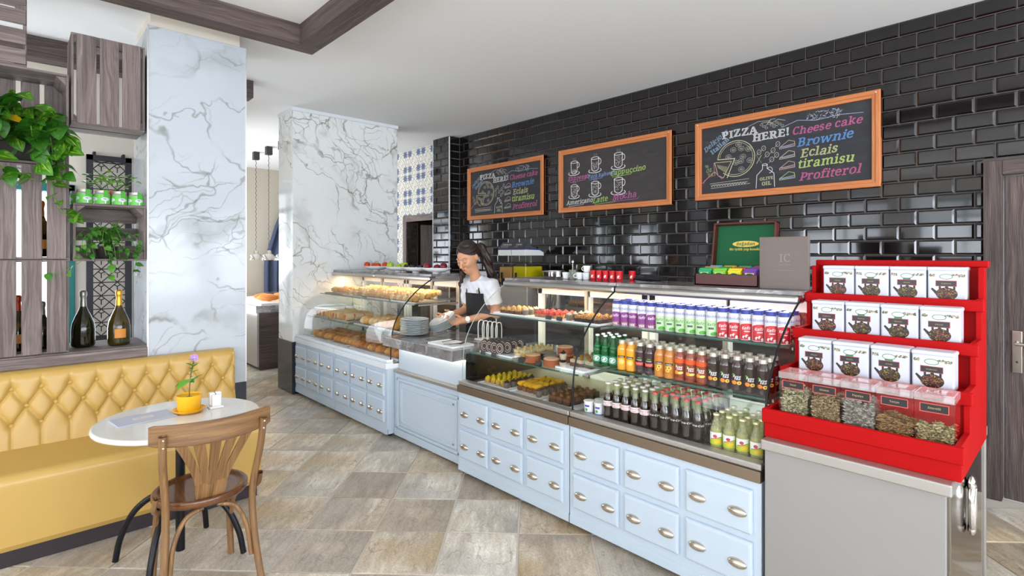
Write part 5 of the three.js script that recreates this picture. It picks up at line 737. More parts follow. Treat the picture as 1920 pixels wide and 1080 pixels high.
  for (const x of [-.025, .025]) mesh('screw', sph(.005, .005, .003, cx + x, .445, zr - .018, 8, 6), M.chrome, t);
}
// ------------------------------------------------------------------ crate shelving behind the bench
single('partition', [bx(-1.5, .69, 0, .90, -4.9, -4.46)], M.wood, 'low timber partition behind the tufted bench', 'partition');
{ const t = thing('shelf_ledge', 'long weathered timber ledge carrying crates and champagne bottles', 'shelf'); [[-4.62, -4.455], [-4.785, -4.625], [-4.94, -4.79]].forEach(([a, b]) => mesh('plank', wbx(-1.5, .69, .935, .975, a, b, .004), M.wood, t)); mesh('edge_board', wbx(-1.5, .69, .90, .965, -4.455, -4.43, .005), M.wood, t); }
function crate(label, x0, x1, y0, y1, z0, z1, face, dir, n, gap, open = 0) { // face: where the slatted bottom is, f(ront) or b(ack)
  const t = thing('wooden_crate', label, 'crate', 'weathered crates of the shelving'), th = .014, zs = face === 'f' ? [z1 - th, z1] : [z0, z0 + th];
  if (dir === 'v') { const w = (x1 - x0 - th * 2 - gap * (n - 1 + open)) / n; for (let i = 0; i < n; i++) { const a = x0 + th + gap * open / 2 + i * (w + gap); mesh('slat', wbx(a, a + w, y0 + .004, y1 - .004, ...zs, .003), M.wood, t); } }
  else { const w = (y1 - y0 - th * 2 - gap * (n - 1)) / n; for (let i = 0; i < n; i++) { const a = y0 + th + i * (w + gap); mesh('slat', wbx(x0 + .004, x1 - .004, a, a + w, ...zs, .003), M.wood, t); } }
  const d = (z1 - z0 - .03) / 2;
  for (const k of [0, 1]) { const a = z0 + k * (d + .03), b = a + d, q = face === 'f' ? Math.min(b, z1 - th) : b, p = face === 'b' ? Math.max(a, z0 + th) : a;
    mesh('end_board', wbx(x0, x1, y0, y0 + th, p, q, .003), M.wood, t); mesh('end_board', wbx(x0, x1, y1 - th, y1, p, q, .003), M.wood, t);
    mesh('side_board', wbx(x0, x0 + th, y0 + th, y1 - th, p, q, .003), M.wood, t); mesh('side_board', wbx(x1 - th, x1, y0 + th, y1 - th, p, q, .003), M.wood, t); }
  for (const [x, sx] of [[x0 + th, 1], [x1 - th, -1]]) for (const [y, sy] of [[y0 + th, 1], [y1 - th, -1]]) { const c = .05, g = new THREE.ExtrudeGeometry(new THREE.Shape([[0, 0], [sx * c, 0], [0, sy * c]].map(p => new THREE.Vector2(...p))), { depth: z1 - z0 - .05, bevelEnabled: false }); g.translate(x, y, z0 + .025); mesh('corner_post', uvm(g, 'z'), M.wood, t); }
  return t;
}
const Z1 = -4.455, Z0 = -4.80;
crate('weathered upright crate with vertical slats standing lowest on the ledge', -.205, .272, .976, 1.570, Z0, Z1, 'f', 'v', 4, .022);
crate('weathered upright crate with vertical slats, second from the ledge', -.205, .272, 1.572, 2.165, Z0, Z1, 'f', 'v', 4, .022);
crate('open weathered crate holding the trailing pothos', -.205, .27, 2.167, 2.755, Z0, Z1, 'b', 'v', 4, .024);
crate('weathered crate with horizontal slats close under the ceiling', -.44, .07, 2.757, 3.24, Z0, Z1, 'f', 'h', 4, .03);
crate('weathered crate with three vertical slats hung beside the marble column', .281, .679, 2.452, 3.04, Z0, Z1, 'f', 'v', 3, .018, 1.4);
crate('small open crate carrying green jars and a plant', .29, .685, 1.56, 1.936, Z0, Z1, 'b', 'h', 3, .035);
mesh('bracket', [bx(.678, .696, 2.6, 2.66, -4.75, -4.6), bx(.678, .696, 2.86, 2.92, -4.75, -4.6)], M.blackMetal, autos.find(o => o.userData.label.includes('hung beside')));
mesh('bracket', [bx(.684, .696, 1.6, 1.66, -4.75, -4.6), bx(.684, .696, 1.82, 1.88, -4.75, -4.6)], M.blackMetal, autos.find(o => o.userData.label.includes('carrying green jars')));
// champagne bottles
{
  const prof = [[.001, .004], [.045, 0], [.062, .006], [.066, .02], [.066, .12], [.060, .165], [.044, .21], [.026, .25], [.0185, .275], [.0175, .30]];
  const champ = (foil, glass, lab) => proto(o => {
    mesh('bottle', lathe(prof, 36), phy(glass, .04, { transmission: .85, thickness: .1, ior: 1.5, attenuationColor: new THREE.Color('#8a6a12'), attenuationDistance: .09 }), o);
    mesh('wine', lathe([[.001, .008], [.058, .01], [.061, .12], [.055, .15], [.001, .15]], 28), phy('#120f08', .1), o);
    mesh('foil', lathe([[.0188, .262], [.0185, .30], [.0165, .33], [.0195, .345], [.021, .352], [.0205, .372], [.014, .382], [.001, .384]], 24), std(foil, .32, { metalness: .75 }), o);
    if (lab) mesh('label', (() => { const g = new THREE.CylinderGeometry(.0664, .0664, .062, 14, 1, true, -.2, 1.0); g.translate(0, .085, 0); return g; })(), std('#c9822a', .5), o, 'orange paper label');
  });
  const a = champ('#8d8a84', '#3a3a14'), b = champ('#d9a23c', '#7a6a1c', 1);
  place(a, 'champagne_bottle', 'large dark green champagne bottle with silver foil on the ledge', 'bottle', [.357, .9755, -4.655]); place(b, 'champagne_bottle', 'large champagne bottle with gold foil and orange label on the ledge', 'bottle', [.548, .9755, -4.60], -.3);
  place(champ('#b5432e', '#4a4a1a', 1), 'champagne_bottle', 'champagne bottle with red foil glimpsed inside the lowest slatted crate', 'bottle', [.03, .9915, -4.65], -.4, undefined, .92); place(a, 'champagne_bottle', 'dark champagne bottle glimpsed behind the last slat gap of the lowest crate', 'bottle', [.148, .9915, -4.64], 0, undefined, .8);
  place(champ('#d9861f', '#2a2412', 1), 'champagne_bottle', 'champagne bottle with orange neck inside the second slatted crate', 'bottle', [.14, 1.5885, -4.62], 0, undefined, .95);
  // green jars
  const jar = proto(o => { mesh('jar', lathe([[.001, 0], [.044, 0], [.047, .005], [.047, .07], [.043, .078], [.04, .082]], 28), phy('#c9d2c4', .1, { transmission: .5, thickness: 0 }), o); mesh('lid', cyl(.043, .043, .016, 0, .082, 0, 24), std('#b9b4a6', .35, { metalness: .5 }), o); mesh('label', sleeve(.0475, .006, .068), printM(384, 128, (c, W) => { c.fillStyle = '#5dbb3f'; c.fillRect(0, 0, W, 128); for (let k = 0; k < 4; k++) { const x = W * (.125 + k * .25); c.fillStyle = '#d7dce6'; c.beginPath(); c.ellipse(x, 64, 34, 26, 0, 0, 7); c.fill(); c.fillStyle = '#8a90a6'; c.beginPath(); c.ellipse(x - 6, 60, 12, 9, .4, 0, 7); c.fill(); c.fillStyle = '#eef2ee'; c.fillRect(x - 5, 86, 10, 40); } }), o); mesh('seal', bx(-.05, -.0465, .05, .1, -.012, .012).rotateY(.8), std('#4fae36', .6), o); });
  for (let i = 0; i < 4; i++) place(jar, 'preserve_jar', `small jar with bright green label on the open crate, ${['first', 'second', 'third', 'fourth'][i]} from the slatted stack`, 'jar', [.352 + i * .094, 1.937, -4.515], 1.1, 'green labelled jars', .95);
  place(jar, 'preserve_jar', 'small jar half hidden behind the slatted stack, beside the green labelled jars', 'jar', [.325, 1.937, -4.62], 1.1, 'green labelled jars', .9);
  // small potted plant behind the jars
  const t = thing('potted_plant', 'bushy bright green plant in terracotta pot behind the jars', 'plant'); mesh('pot', lathe([[.001, 0], [.055, 0], [.068, .085], [.074, .085], [.074, .105], [.066, .105], [.06, .09], [.001, .085]], 28).translate(.5, 1.937, -4.66), std('#b5562c', .75), t);
  const lg = leafShape(.042, .016), ms = ['#7ab52c', '#8cc23a', '#649e26'].map(c => leafM(c, .35)); for (let i = 0; i < 90; i++) { const a = rr(0, 6.28), e = rr(.2, 1.35), r = rr(.05, .15), m = mesh('leaf', lg, ms[i % 3], t); m.position.set(.5 + r * Math.cos(a) * Math.cos(e) * 1.3, 2.055 + r * Math.sin(e) * .95, -4.64 + r * Math.sin(a) * Math.cos(e)); m.rotation.set(rr(-.5, .5), -a + rr(-.6, .6), rr(-.2, .7), 'YXZ'); m.scale.setScalar(rr(.7, 1.1)); }
  for (let i = 0; i < 12; i++) { const a = i * .9; mesh('stem', bar([.5, 2.02, -4.66], [.5 + .1 * Math.cos(a), 2.08 + (i % 4) * .012, -4.66 + .07 * Math.sin(a)], .0014, 5), std('#5f8a2a', .7), t); }
}
// hanging plants
function vine(t, pts, n, L, W, mats, s0, s1, r = .004) { // stem with leaves along it
  const c = new THREE.CatmullRomCurve3(pts.map(p => V(...p))); mesh('stem', new THREE.TubeGeometry(c, 24, r, 6), std('#5f8a33', .6), t);
  for (let k = 0; k < n; k++) { const f = (k + .6) / n, q = c.getPoint(f), m = mesh('leaf', vine.g[Math.floor(rnd() * 3)], mats[Math.floor(rnd() * mats.length)], t); m.position.copy(q).add(V(rr(-.01, .01), rr(-.01, .01), rr(0, .02))); m.rotation.set(rr(.1, .9), rr(-3.1, .3), rr(-1.1, .1), 'YXZ'); m.scale.setScalar(rr(s0, s1)); }
}
{
  const variegated = ctexLeaf('#3f7d1c', '#c3d84a'), plain = ctexLeaf('#2f6a1a', '#5f9a2a');
  const heart = (L, W) => { const n = 10, pos = [], ix = [], uv = []; for (let i = 0; i <= n; i++) { const t = i / n, w = W * Math.pow(Math.sin(PI * Math.pow(t, .62)), .85), y = -.22 * L * t * t; for (const k of [-1, -.5, 0, .5, 1]) { pos.push(L * t - (Math.abs(k) > .6 && t < .2 ? .06 * L : 0), y + Math.abs(k) * w * .22 - .03 * L * Math.sin(t * 9) * Math.abs(k), w * k); uv.push(t, .5 + k / 2); } if (i) for (let j = 0; j < 4; j++) { const a = (i - 1) * 5 + j; ix.push(a, a + 1, a + 5, a + 5, a + 1, a + 6); } } const g = new THREE.BufferGeometry(); g.setAttribute('position', new THREE.Float32BufferAttribute(pos, 3)); g.setAttribute('uv', new THREE.Float32BufferAttribute(uv, 2)); g.setIndex(ix); g.computeVertexNormals(); return g; };
  vine.g = [heart(.105, .042), heart(.12, .046), heart(.09, .038)];
  const mk = (map, c = '#ffffff') => phy(c, .35, { map, transmission: .18, thickness: 0, side: THREE.DoubleSide }), ms = [mk(variegated), mk(plain), mk(variegated, '#e6f0c8'), mk(plain, '#cfe0b8')];
  const t = thing('pothos_plant', 'large variegated pothos spilling out of the open crate', 'plant');
  mesh('planter', bx(-.16, .2, 2.185, 2.30, -4.70, -4.50, .01), std('#2b2524', .8), t);
  const o = [.03, 2.31, -4.55];
  [[[-.16, 2.42, -4.46], [-.24, 2.36, -4.40], [-.26, 2.2, -4.38]], [[.08, 2.5, -4.5], [.17, 2.48, -4.42], [.23, 2.38, -4.37], [.255, 2.26, -4.35]], [[.1, 2.44, -4.46], [.19, 2.38, -4.38], [.24, 2.22, -4.36], [.235, 2.08, -4.36]], [[-.05, 2.5, -4.46], [-.07, 2.42, -4.38], [-.05, 2.28, -4.36]], [[.06, 2.5, -4.46], [.08, 2.42, -4.38], [.10, 2.28, -4.35], [.13, 2.12, -4.36]], [[.15, 2.46, -4.44], [.17, 2.36, -4.37], [.19, 2.2, -4.36], [.2, 2.05, -4.38]], [[-.1, 2.46, -4.43], [-.13, 2.34, -4.37], [-.1, 2.2, -4.36], [-.02, 2.1, -4.37], [.1, 2.06, -4.38]], [[0, 2.54, -4.5], [.02, 2.56, -4.42], [.03, 2.5, -4.38]]].forEach(p => vine(t, [o, ...p], 15, 0, 0, ms, .85, 1.4));
  vine(t, [[.17, 2.12, -4.37], [.185, 2.03, -4.40], [.2, 1.95, -4.41], [.23, 1.88, -4.40], [.285, 1.84, -4.40], [.31, 1.86, -4.40]], 8, 0, 0, ms.slice(0, 1), .7, 1.05, .003);
  const y = mesh('leaf', vine.g[0], leafM('#e0b416', .3), t, 'single yellow leaf'); y.position.set(-.035, 2.42, -4.40); y.rotation.set(.6, -.6, -.1, 'YXZ');
  const t2 = thing('trailing_plant', 'small trailing green plant in the open crate under the jars', 'plant'); mesh('planter', lathe([[.001, 0], [.05, 0], [.062, .08], [.058, .08], [.001, .07]], 24).translate(.48, 1.575, -4.62), std('#3a3230', .8), t2);
  const m2 = [mk(plain), mk(plain, '#d8ecc0'), leafM('#57902f')]; for (let i = 0; i < 17; i++) { const a = i / 17 * PI * 2, up = i % 3, p0 = [.48, 1.65, -4.62], far = .10 + .07 * rnd(), x = .48 + far * Math.cos(a) * 1.05; vine(t2, up ? [p0, [(x + .48) / 2, 1.72 + .03 * up, -4.56 + .03 * Math.sin(a)], [x, 1.66 + rr(-.02, .06), -4.47 + .03 * Math.sin(a)], [x + rr(-.02, .02), 1.58 + rr(-.02, .05), -4.43]] : [p0, [.48 + .03 * Math.cos(a), 1.76, -4.6], [.48 + .07 * Math.cos(a), 1.84 - .01 * i / 2, -4.56]], 8, 0, 0, m2, .26, .5, .0018); }
  vine(t2, [[.56, 1.64, -4.5], [.62, 1.60, -4.43], [.61, 1.50, -4.42], [.60, 1.47, -4.42]], 5, 0, 0, m2, .4, .6, .002); vine(t2, [[.48, 1.6, -4.46], [.48, 1.52, -4.42], [.485, 1.44, -4.42]], 4, 0, 0, m2, .5, .7, .002); vine(t2, [[.38, 1.62, -4.5], [.33, 1.56, -4.42], [.24, 1.50, -4.41], [.13, 1.475, -4.42]], 3, 0, 0, m2, .5, .8, .0016);
}
function ctexLeaf(a, b) { return ctex(128, 128, (c, W) => { c.fillStyle = a; c.fillRect(0, 0, W, W); c.fillStyle = b; for (let k = 0; k < 34; k++) { const y = 64 + rr(-52, 52), x = rr(8, 110); c.globalAlpha = rr(.25, .8); c.beginPath(); c.ellipse(x, y, rr(6, 22), rr(1.5, 4), (y - 64) / 110, 0, 7); c.fill(); } c.globalAlpha = .7; c.fillRect(0, 62, W, 3); c.globalAlpha = 1; }); }
// pierced dark panel on the pier between the windows
{
  const t = thing('lattice_panel', 'tall dark pierced lattice panel hanging between the teal windows', 'panel'), x0 = .493, x1 = .83, y0 = .81, y1 = 2.51, z = -6.16, f = .05;
  mesh('frame', [bx(x0, x0 + f, y0, y1, z - .015, z + .015, .003), bx(x1 - f, x1, y0, y1, z - .015, z + .015, .003), bx(x0, x1, y0, y0 + f, z - .015, z + .015, .003), bx(x0, x1, y1 - f, y1, z - .015, z + .015, .003)], M.lattice, t);
  mesh('hook', [bx(x0 + .05, x0 + .07, y1, y1 + .03, z - .09, z + .005), bx(x1 - .07, x1 - .05, y1, y1 + .03, z - .09, z + .005)], M.lattice, t);
  const b = [], X0 = x0 + f, X1 = x1 - f, cw = (X1 - X0) / 4, rh = .061, seg = (a, c) => { if (Math.max(a[0], c[0]) > X1 + .001 || Math.min(a[0], c[0]) < X0 - .001) return; b.push(bar([a[0], a[1], z], [c[0], c[1], z], .0042, 4)); };
  for (let j = 0, y = y0 + f; y < y1 - f - .001; j++, y += rh) { const yt = Math.min(y + rh, y1 - f);
    for (let i = 0; i < 4; i++) { const a = X0 + i * cw, c = a + cw; if ((i + j) % 2) seg([a, y], [c, yt]); else seg([c, y], [a, yt]); if (j % 2 === 0) { if (i % 2 === (j >> 1) % 2) seg([a, y], [c, y]); else seg([(a + c) / 2 - cw * .5, y], [c, y]); } else if (i % 2) { seg([a, y - rh * .35], [a, y + rh * .35]); seg([a, y + rh * .35], [a + cw * .45, y + rh * .62]); seg([a, y + rh * .35], [a - cw * .45, y + rh * .62]); } } }
  mesh('lattice', b, M.lattice, t);
}
// ------------------------------------------------------------------ the woman behind the counter
function sdfMesh(f, lo, size, n) { // marching cubes over a cube of the given size
  const mc = new MarchingCubes(n, M.white, false, false, 120000); mc.isolation = 0;
  for (let k = 0; k < n; k++) for (let j = 0; j < n; j++) for (let i = 0; i < n; i++) mc.field[i + j * n + k * n * n] = -f(lo[0] + i / n * size, lo[1] + j / n * size, lo[2] + k / n * size) * 10;
  mc.update(); const c = mc.count, g = new THREE.BufferGeometry(), p = new Float32Array(mc.positionArray.slice(0, c * 3)), q = new Float32Array(mc.normalArray.slice(0, c * 3));
  for (let i = 0; i < c; i++) { for (let a = 0; a < 3; a++) p[i * 3 + a] = lo[a] + (p[i * 3 + a] + 1) / 2 * size; const l = Math.hypot(q[i * 3], q[i * 3 + 1], q[i * 3 + 2]) || 1; for (let a = 0; a < 3; a++) q[i * 3 + a] /= l; }
  // keep normals pointing outwards
  let s = 0; const e = .002; for (let i = 0; i < Math.min(c, 300); i++) { const x = p[i * 3], y = p[i * 3 + 1], z = p[i * 3 + 2]; s += Math.sign(f(x + q[i * 3] * e * 3, y + q[i * 3 + 1] * e * 3, z + q[i * 3 + 2] * e * 3) - f(x - q[i * 3] * e * 3, y - q[i * 3 + 1] * e * 3, z - q[i * 3 + 2] * e * 3)); } if (s < 0) for (let i = 0; i < q.length; i++) q[i] = -q[i];
  g.setAttribute('position', new THREE.BufferAttribute(p, 3)); g.setAttribute('normal', new THREE.BufferAttribute(q, 3)); return fin(g);
}
const smin = (a, b, k) => { const h = cl(.5 + .5 * (b - a) / k); return b + (a - b) * h - k * h * (1 - h); };
function cap(a, b, ra, rb) { const dx = b[0] - a[0], dy = b[1] - a[1], dz = b[2] - a[2], L = dx * dx + dy * dy + dz * dz; return (x, y, z) => { const t = cl(((x - a[0]) * dx + (y - a[1]) * dy + (z - a[2]) * dz) / L); return Math.hypot(x - a[0] - dx * t, y - a[1] - dy * t, z - a[2] - dz * t) - ra - (rb - ra) * t; }; }
const uni = (fs, k) => (x, y, z) => { let d = 9; for (const f of fs) d = smin(d, f(x, y, z), k); return d; };
function ellip(c, r, rot) { const m = rot ? new THREE.Matrix3().setFromMatrix4(new THREE.Matrix4().makeRotationFromEuler(new THREE.Euler(...rot)).transpose()) : null, v = V(0, 0, 0); return (x, y, z) => { v.set(x - c[0], y - c[1], z - c[2]); if (m) v.applyMatrix3(m); const k = Math.hypot(v.x / r[0], v.y / r[1], v.z / r[2]); return (k - 1) * Math.min(...r); }; }
{
  const t = thing('person', 'person in white polo shirt and black apron handling plates behind the counter', 'person');
  const skin = phy('#cf9876', .5, { sheen: .2 }), shirt = std('#e9ecf4', .85), apron = std('#1d1b20', .8), hair = phy('#2a1a14', .45);
  // joints, in metres in the room; she faces -x (towards the worktop), her left arm nearer the viewer
  const hipsC = [3.2, .95, -3.80], chest = [3.16, 1.20, -3.80], neck = [3.11, 1.37, -3.80], hc = [3.0, 1.575, -3.795];
  const sL = [3.15, 1.315, -3.645], eL = [3.19, 1.075, -3.625], wL = [2.965, 1.015, -3.80], sR = [3.13, 1.315, -3.955], eR = [3.17, 1.08, -4.02], wR = [2.985, 1.045, -4.035];
  // head: local frame, face towards -x and down
  const Hm = new THREE.Matrix4().compose(V(...hc), new THREE.Quaternion().setFromEuler(new THREE.Euler(0, .22, .52, 'YZX')), V(1.1, 1.1, 1.1)), Hi = Hm.clone().invert(), hv = V(0, 0, 0);
  const inHead = f => (x, y, z) => { hv.set(x, y, z).applyMatrix4(Hi); return f(hv.x, hv.y, hv.z) * 1.1; };
  const skull = uni([ellip([.012, .03, 0], [.098, .098, .078]), ellip([-.03, -.035, 0], [.062, .078, .058]), cap([-.055, -.088, 0], [-.04, -.08, 0], .024, .03)], .035);
  const face = uni([skull], .01), feat = (x, y, z) => { let d = face(x, y, z);
    d = smin(d, cap([-.096, .012, 0], [-.116, -.022, 0], .007, .012)(x, y, z), .012);                                          // nose
    d = smin(d, ellip([-.112, -.026, .0], [.009, .007, .017])(x, y, z), .008);
    d = smin(d, ellip([-.092, -.053, 0], [.010, .0065, .022])(x, y, z), .006); d = smin(d, ellip([-.088, -.065, 0], [.011, .007, .019])(x, y, z), .006); // lips
    for (const s of [-1, 1]) { d = Math.max(d, -smin(9, ellip([-.1, .012, s * .032], [.014, .012, .018])(x, y, z), .01)); d = smin(d, ellip([-.083, .013, s * .032], [.012, .011, .013])(x, y, z), .004); d = smin(d, ellip([-.082, .033, s * .03], [.012, .006, .022])(x, y, z), .01); d = smin(d, ellip([-.068, -.02, s * .042], [.022, .02, .016])(x, y, z), .02);
      d = smin(d, ellip([.014, .0, s * .079], [.018, .03, .009])(x, y, z), .008); } return d; };
  const headF = inHead(feat), neckF = uni([cap([3.115, 1.34, -3.80], [3.05, 1.48, -3.797], .052, .05)], .02);
  const skinF = (x, y, z) => smin(headF(x, y, z), neckF(x, y, z), .03);
  const handGeo = (w, dir, up, side, curl) => { // palm, four fingers, thumb
    const D = V(...dir).normalize(), S = V(...side).normalize(), U = D.clone().cross(S).normalize().multiplyScalar(up), W = V(...w), at = (a, b, c) => W.clone().addScaledVector(D, a).addScaledVector(S, b).addScaledVector(U, c).toArray();
    const fs = [cap(at(.015, 0, 0), at(.07, .018, 0), .024, .02), cap(at(.015, 0, 0), at(.07, -.018, 0), .024, .02), cap(at(.07, .022, 0), at(.075, -.022, 0), .0155, .0145)];
    const palm = uni(fs, .02), fing = [];
    [[.03, .98], [.011, 1.08], [-.009, 1.02], [-.028, .82]].forEach(([o, l], i) => { const a = at(.078, o, 0), b = at(.078 + .042 * l, o * 1.25, -.006 - curl * .3), c = at(.078 + .066 * l, o * 1.3, -.02 - curl * .9), e = at(.078 + .078 * l, o * 1.3, -.038 - curl * 1.3); fing.push(uni([cap(a, b, .0105, .0095), cap(b, c, .0095, .0088), cap(c, e, .0088, .0075)], .004)); });
    fing.push(uni([cap(at(.02, .024, -.004), at(.05, .052, -.014), .0135, .0115), cap(at(.05, .052, -.014), at(.082, .058, -.026 - curl * .5), .0115, .0088)], .005));
    return (x, y, z) => { let d = palm(x, y, z), m = 9; for (const f of fing) m = Math.min(m, f(x, y, z)); return smin(d, m, .007); }; };
  const hL = handGeo(wL, [-.90, -.12, -.42], 1, [.28, .55, -.62], .012), hR = handGeo(wR, [-.9, -.2, .25], -1, [.1, .8, .5], .012);
  const armL = uni([cap(sL, eL, .05, .042), cap(eL, wL, .041, .027)], .02), armR = uni([cap(sR, eR, .05, .042), cap(eR, wR, .041, .027)], .02);
  const armsF = (x, y, z) => Math.min(smin(armL(x, y, z), hL(x, y, z), .015), smin(armR(x, y, z), hR(x, y, z), .015));
  const lowF = uni([cap([3.2, .52, -3.70], [3.22, .05, -3.69], .075, .05), cap([3.2, .52, -3.90], [3.22, .05, -3.91], .075, .05)], .02);
  const head = sdfMesh(skinF, [2.84, 1.30, -3.98], .40, 100), handsL = sdfMesh((x, y, z) => smin(armL(x, y, z), hL(x, y, z), .015), [2.76, .92, -4.02], .46, 110), handsR = sdfMesh((x, y, z) => smin(armR(x, y, z), hR(x, y, z), .015), [2.78, .92, -4.18], .44, 96);
  const body = sdfMesh(uni([cap([3.13, 1.33, -3.80], [3.17, 1.1, -3.80], .08, .10), cap([3.17, 1.1, -3.8], [3.2, .9, -3.8], .1, .11), cap(sL, sR, .05, .05), cap(sL, eL, .05, .042), cap(sR, eR, .05, .042), cap([3.2, .86, -3.72], [3.21, .12, -3.70], .08, .05), cap([3.2, .86, -3.88], [3.21, .12, -3.90], .08, .05), cap([3.21, .1, -3.7], [3.14, .05, -3.7], .045, .04), cap([3.21, .1, -3.9], [3.14, .05, -3.9], .045, .04)], .05), [2.4, .0, -4.5], 1.5, 110);
  mesh('body', join([body, head, handsL, handsR]), skin, t);
  // shirt: torso with short sleeves and a collar
  const sleeveF = (s, e) => { const m = [s[0] + (e[0] - s[0]) * .6, s[1] + (e[1] - s[1]) * .6, s[2] + (e[2] - s[2]) * .6]; return cap(s, m, .066, .068); };
  const torso = (x, y, z) => { const sx = 3.165 + (1.2 - y) * .1, k = sm(.9, 1.3, y); const r = Math.hypot((x - sx) / (.115 - .01 * k), (z + 3.80) / (.165 + .01 * k)); return Math.max((r - 1) * .11, y - 1.36, .84 - y); };
  const shirtF = (x, y, z) => { let d = smin(smin(torso(x, y, z), cap(sL, sR, .062, .062)(x, y, z), .06), cap([3.13, 1.345, -3.87], [3.13, 1.345, -3.73], .052, .052)(x, y, z), .05); d = smin(d, sleeveF(sL, eL)(x, y, z), .03); d = smin(d, sleeveF(sR, eR)(x, y, z), .03);
    for (const [s, e] of [[sL, eL], [sR, eR]]) { const f = ((x - s[0]) * (e[0] - s[0]) + (y - s[1]) * (e[1] - s[1]) + (z - s[2]) * (e[2] - s[2])) / ((e[0] - s[0]) ** 2 + (e[1] - s[1]) ** 2 + (e[2] - s[2]) ** 2); if (Math.abs(z - s[2]) < .09 && f > .3) d = Math.max(d, (f - .64) * .24); }
    d += .004 * Math.sin(y * 60 + z * 35) * Math.sin(z * 50 + x * 40); return Math.max(d, -(neckF(x, y, z) - .006)); };
  mesh('shirt', sdfMesh(shirtF, [2.9, .82, -4.12], .62, 120), shirt, t);
  mesh('collar', [tube([[3.055, 1.345, -3.745], [3.10, 1.395, -3.735], [3.155, 1.405, -3.80], [3.10, 1.395, -3.865], [3.055, 1.345, -3.855]], .014, 30, 8).scale(1, 1, 1), extr([[0, 0], [.05, .01], [.03, -.045]], .006, .002).rotateY(-1.2).translate(3.06, 1.365, -3.755)], shirt, t);
  // apron: bib and skirt over the front half
  const bib = (x, y, z) => { const d = Math.abs(smin(torso(x, y, z), 9, .01) - .008) - .005; const front = x - (3.165 + (1.2 - y) * .1) + .01, half = .125 + sm(1.22, 1.0, y) * .06; return Math.max(d, front, Math.abs(z + 3.80) - half, y - 1.255, .5 - y); };
  const skirt = (x, y, z) => { const r = Math.hypot((x - 3.2) / .15, (z + 3.80) / .195); return Math.max(Math.abs((r - 1) * .14) - .005, x - 3.25, y - .95, .45 - y); };
  mesh('apron', [sdfMesh(bib, [2.95, .84, -4.03], .46, 120), sdfMesh(skirt, [2.9, .44, -4.1], .6, 70)], apron, t);
  const st = s => tube([[3.062, 1.25, -3.80 + s * .09], [3.062, 1.30, -3.80 + s * .085], [3.088, 1.365, -3.80 + s * .078], [3.14, 1.402, -3.80 + s * .062], [3.18, 1.395, -3.80 + s * .02]], .0085, 24, 6); mesh('apron_strap', [st(1), st(-1)], apron, t);
  mesh('name_badge', bx(-.003, .003, -.014, .014, -.022, .022, .002).rotateY(-.35).translate(3.052, 1.275, -3.735), std('#b9a27a', .4, { metalness: .4 }), t);
  // hair pulled back into a ponytail
  const hairF = (x, y, z) => { hv.set(x, y, z).applyMatrix4(Hi); const a = hv.x, b = hv.y, c = hv.z; let d = ellip([.02, .037, 0], [.103, .103, .086])(a, b, c); const line = -.068 + .105 * sm(.075, -.01, b) - .02 * sm(.08, .12, b); d = Math.max(d, -(a - line)); d = Math.max(d, -(b + .05)); return d * 1.1 + .0025 * Math.sin(b * 260 + c * 90) ; };
  const tail = uni([cap([3.075, 1.665, -3.785], [3.135, 1.66, -3.78], .035, .04), cap([3.135, 1.66, -3.78], [3.185, 1.56, -3.755], .045, .046), cap([3.185, 1.56, -3.755], [3.215, 1.43, -3.735], .044, .032), cap([3.215, 1.43, -3.735], [3.225, 1.34, -3.72], .03, .01)], .03);
  const wisp = uni([cap([3.10, 1.50, -3.88], [3.02, 1.42, -3.905], .02, .026), cap([3.02, 1.42, -3.905], [3.0, 1.32, -3.915], .026, .012)], .02);
  const wav = f => (x, y, z) => f(x, y, z) + .004 * Math.sin(y * 85 + x * 120 + z * 60) + .003 * Math.sin(z * 190 + y * 40);
  mesh('hair', [sdfMesh(hairF, [2.84, 1.42, -3.95], .32, 100), sdfMesh(wav(uni([tail, wisp], .01)), [2.94, 1.28, -3.98], .46, 90)], hair, t);
  const hp = (a, b, c) => V(a, b, c).applyMatrix4(Hm), hs = (r, p) => sph(r[0], r[1], r[2], 0, 0, 0, 10, 8).applyMatrix4(new THREE.Matrix4().makeRotationFromQuaternion(new THREE.Quaternion().setFromEuler(new THREE.Euler(0, .22, .52, 'YZX')))).translate(p.x, p.y, p.z);
  const on = (b, c, out = .0008) => { let a = -.16; while (a < 0 && feat(a, b, c) > 0) a += .0005; return hp(a - out, b, c); };   // a point on the face
  const stroke = (pts, r) => tube(pts.map(p => on(...p)), r, 14, 5);
  mesh('brow', [1, -1].map(s => stroke([[.034, s * .016], [.041, s * .032], [.036, s * .05]], .0024)), hair, t);
  mesh('eyelash', [1, -1].map(s => stroke([[.008, s * .020], [.003, s * .032], [.007, s * .046]], .0016)), hair, t);
  mesh('lips', [stroke([[-.056, -.017], [-.0535, 0], [-.056, .017]], .0042), stroke([[-.062, -.014], [-.065, 0], [-.062, .014]], .0046)], std('#a8594f', .5), t);
  const wv = V(eL[0] - wL[0], eL[1] - wL[1], eL[2] - wL[2]).normalize(), q = new THREE.Quaternion().setFromUnitVectors(V(0, 1, 0), wv), wc = V(...wL).addScaledVector(wv, .03), nrm = V(-.35, .35, .87).addScaledVector(wv, -V(-.35, .35, .87).dot(wv)).normalize();
  const watch = mesh('watch', [new THREE.CylinderGeometry(.0315, .031, .024, 24, 1, true).applyQuaternion(q).translate(...wc), new THREE.CylinderGeometry(.022, .022, .010, 24).applyQuaternion(new THREE.Quaternion().setFromUnitVectors(V(0, 1, 0), nrm)).translate(...wc.clone().addScaledVector(nrm, .032))], phy('#f2f0f2', .3, { side: THREE.DoubleSide }), t, 'white wrist watch');
}
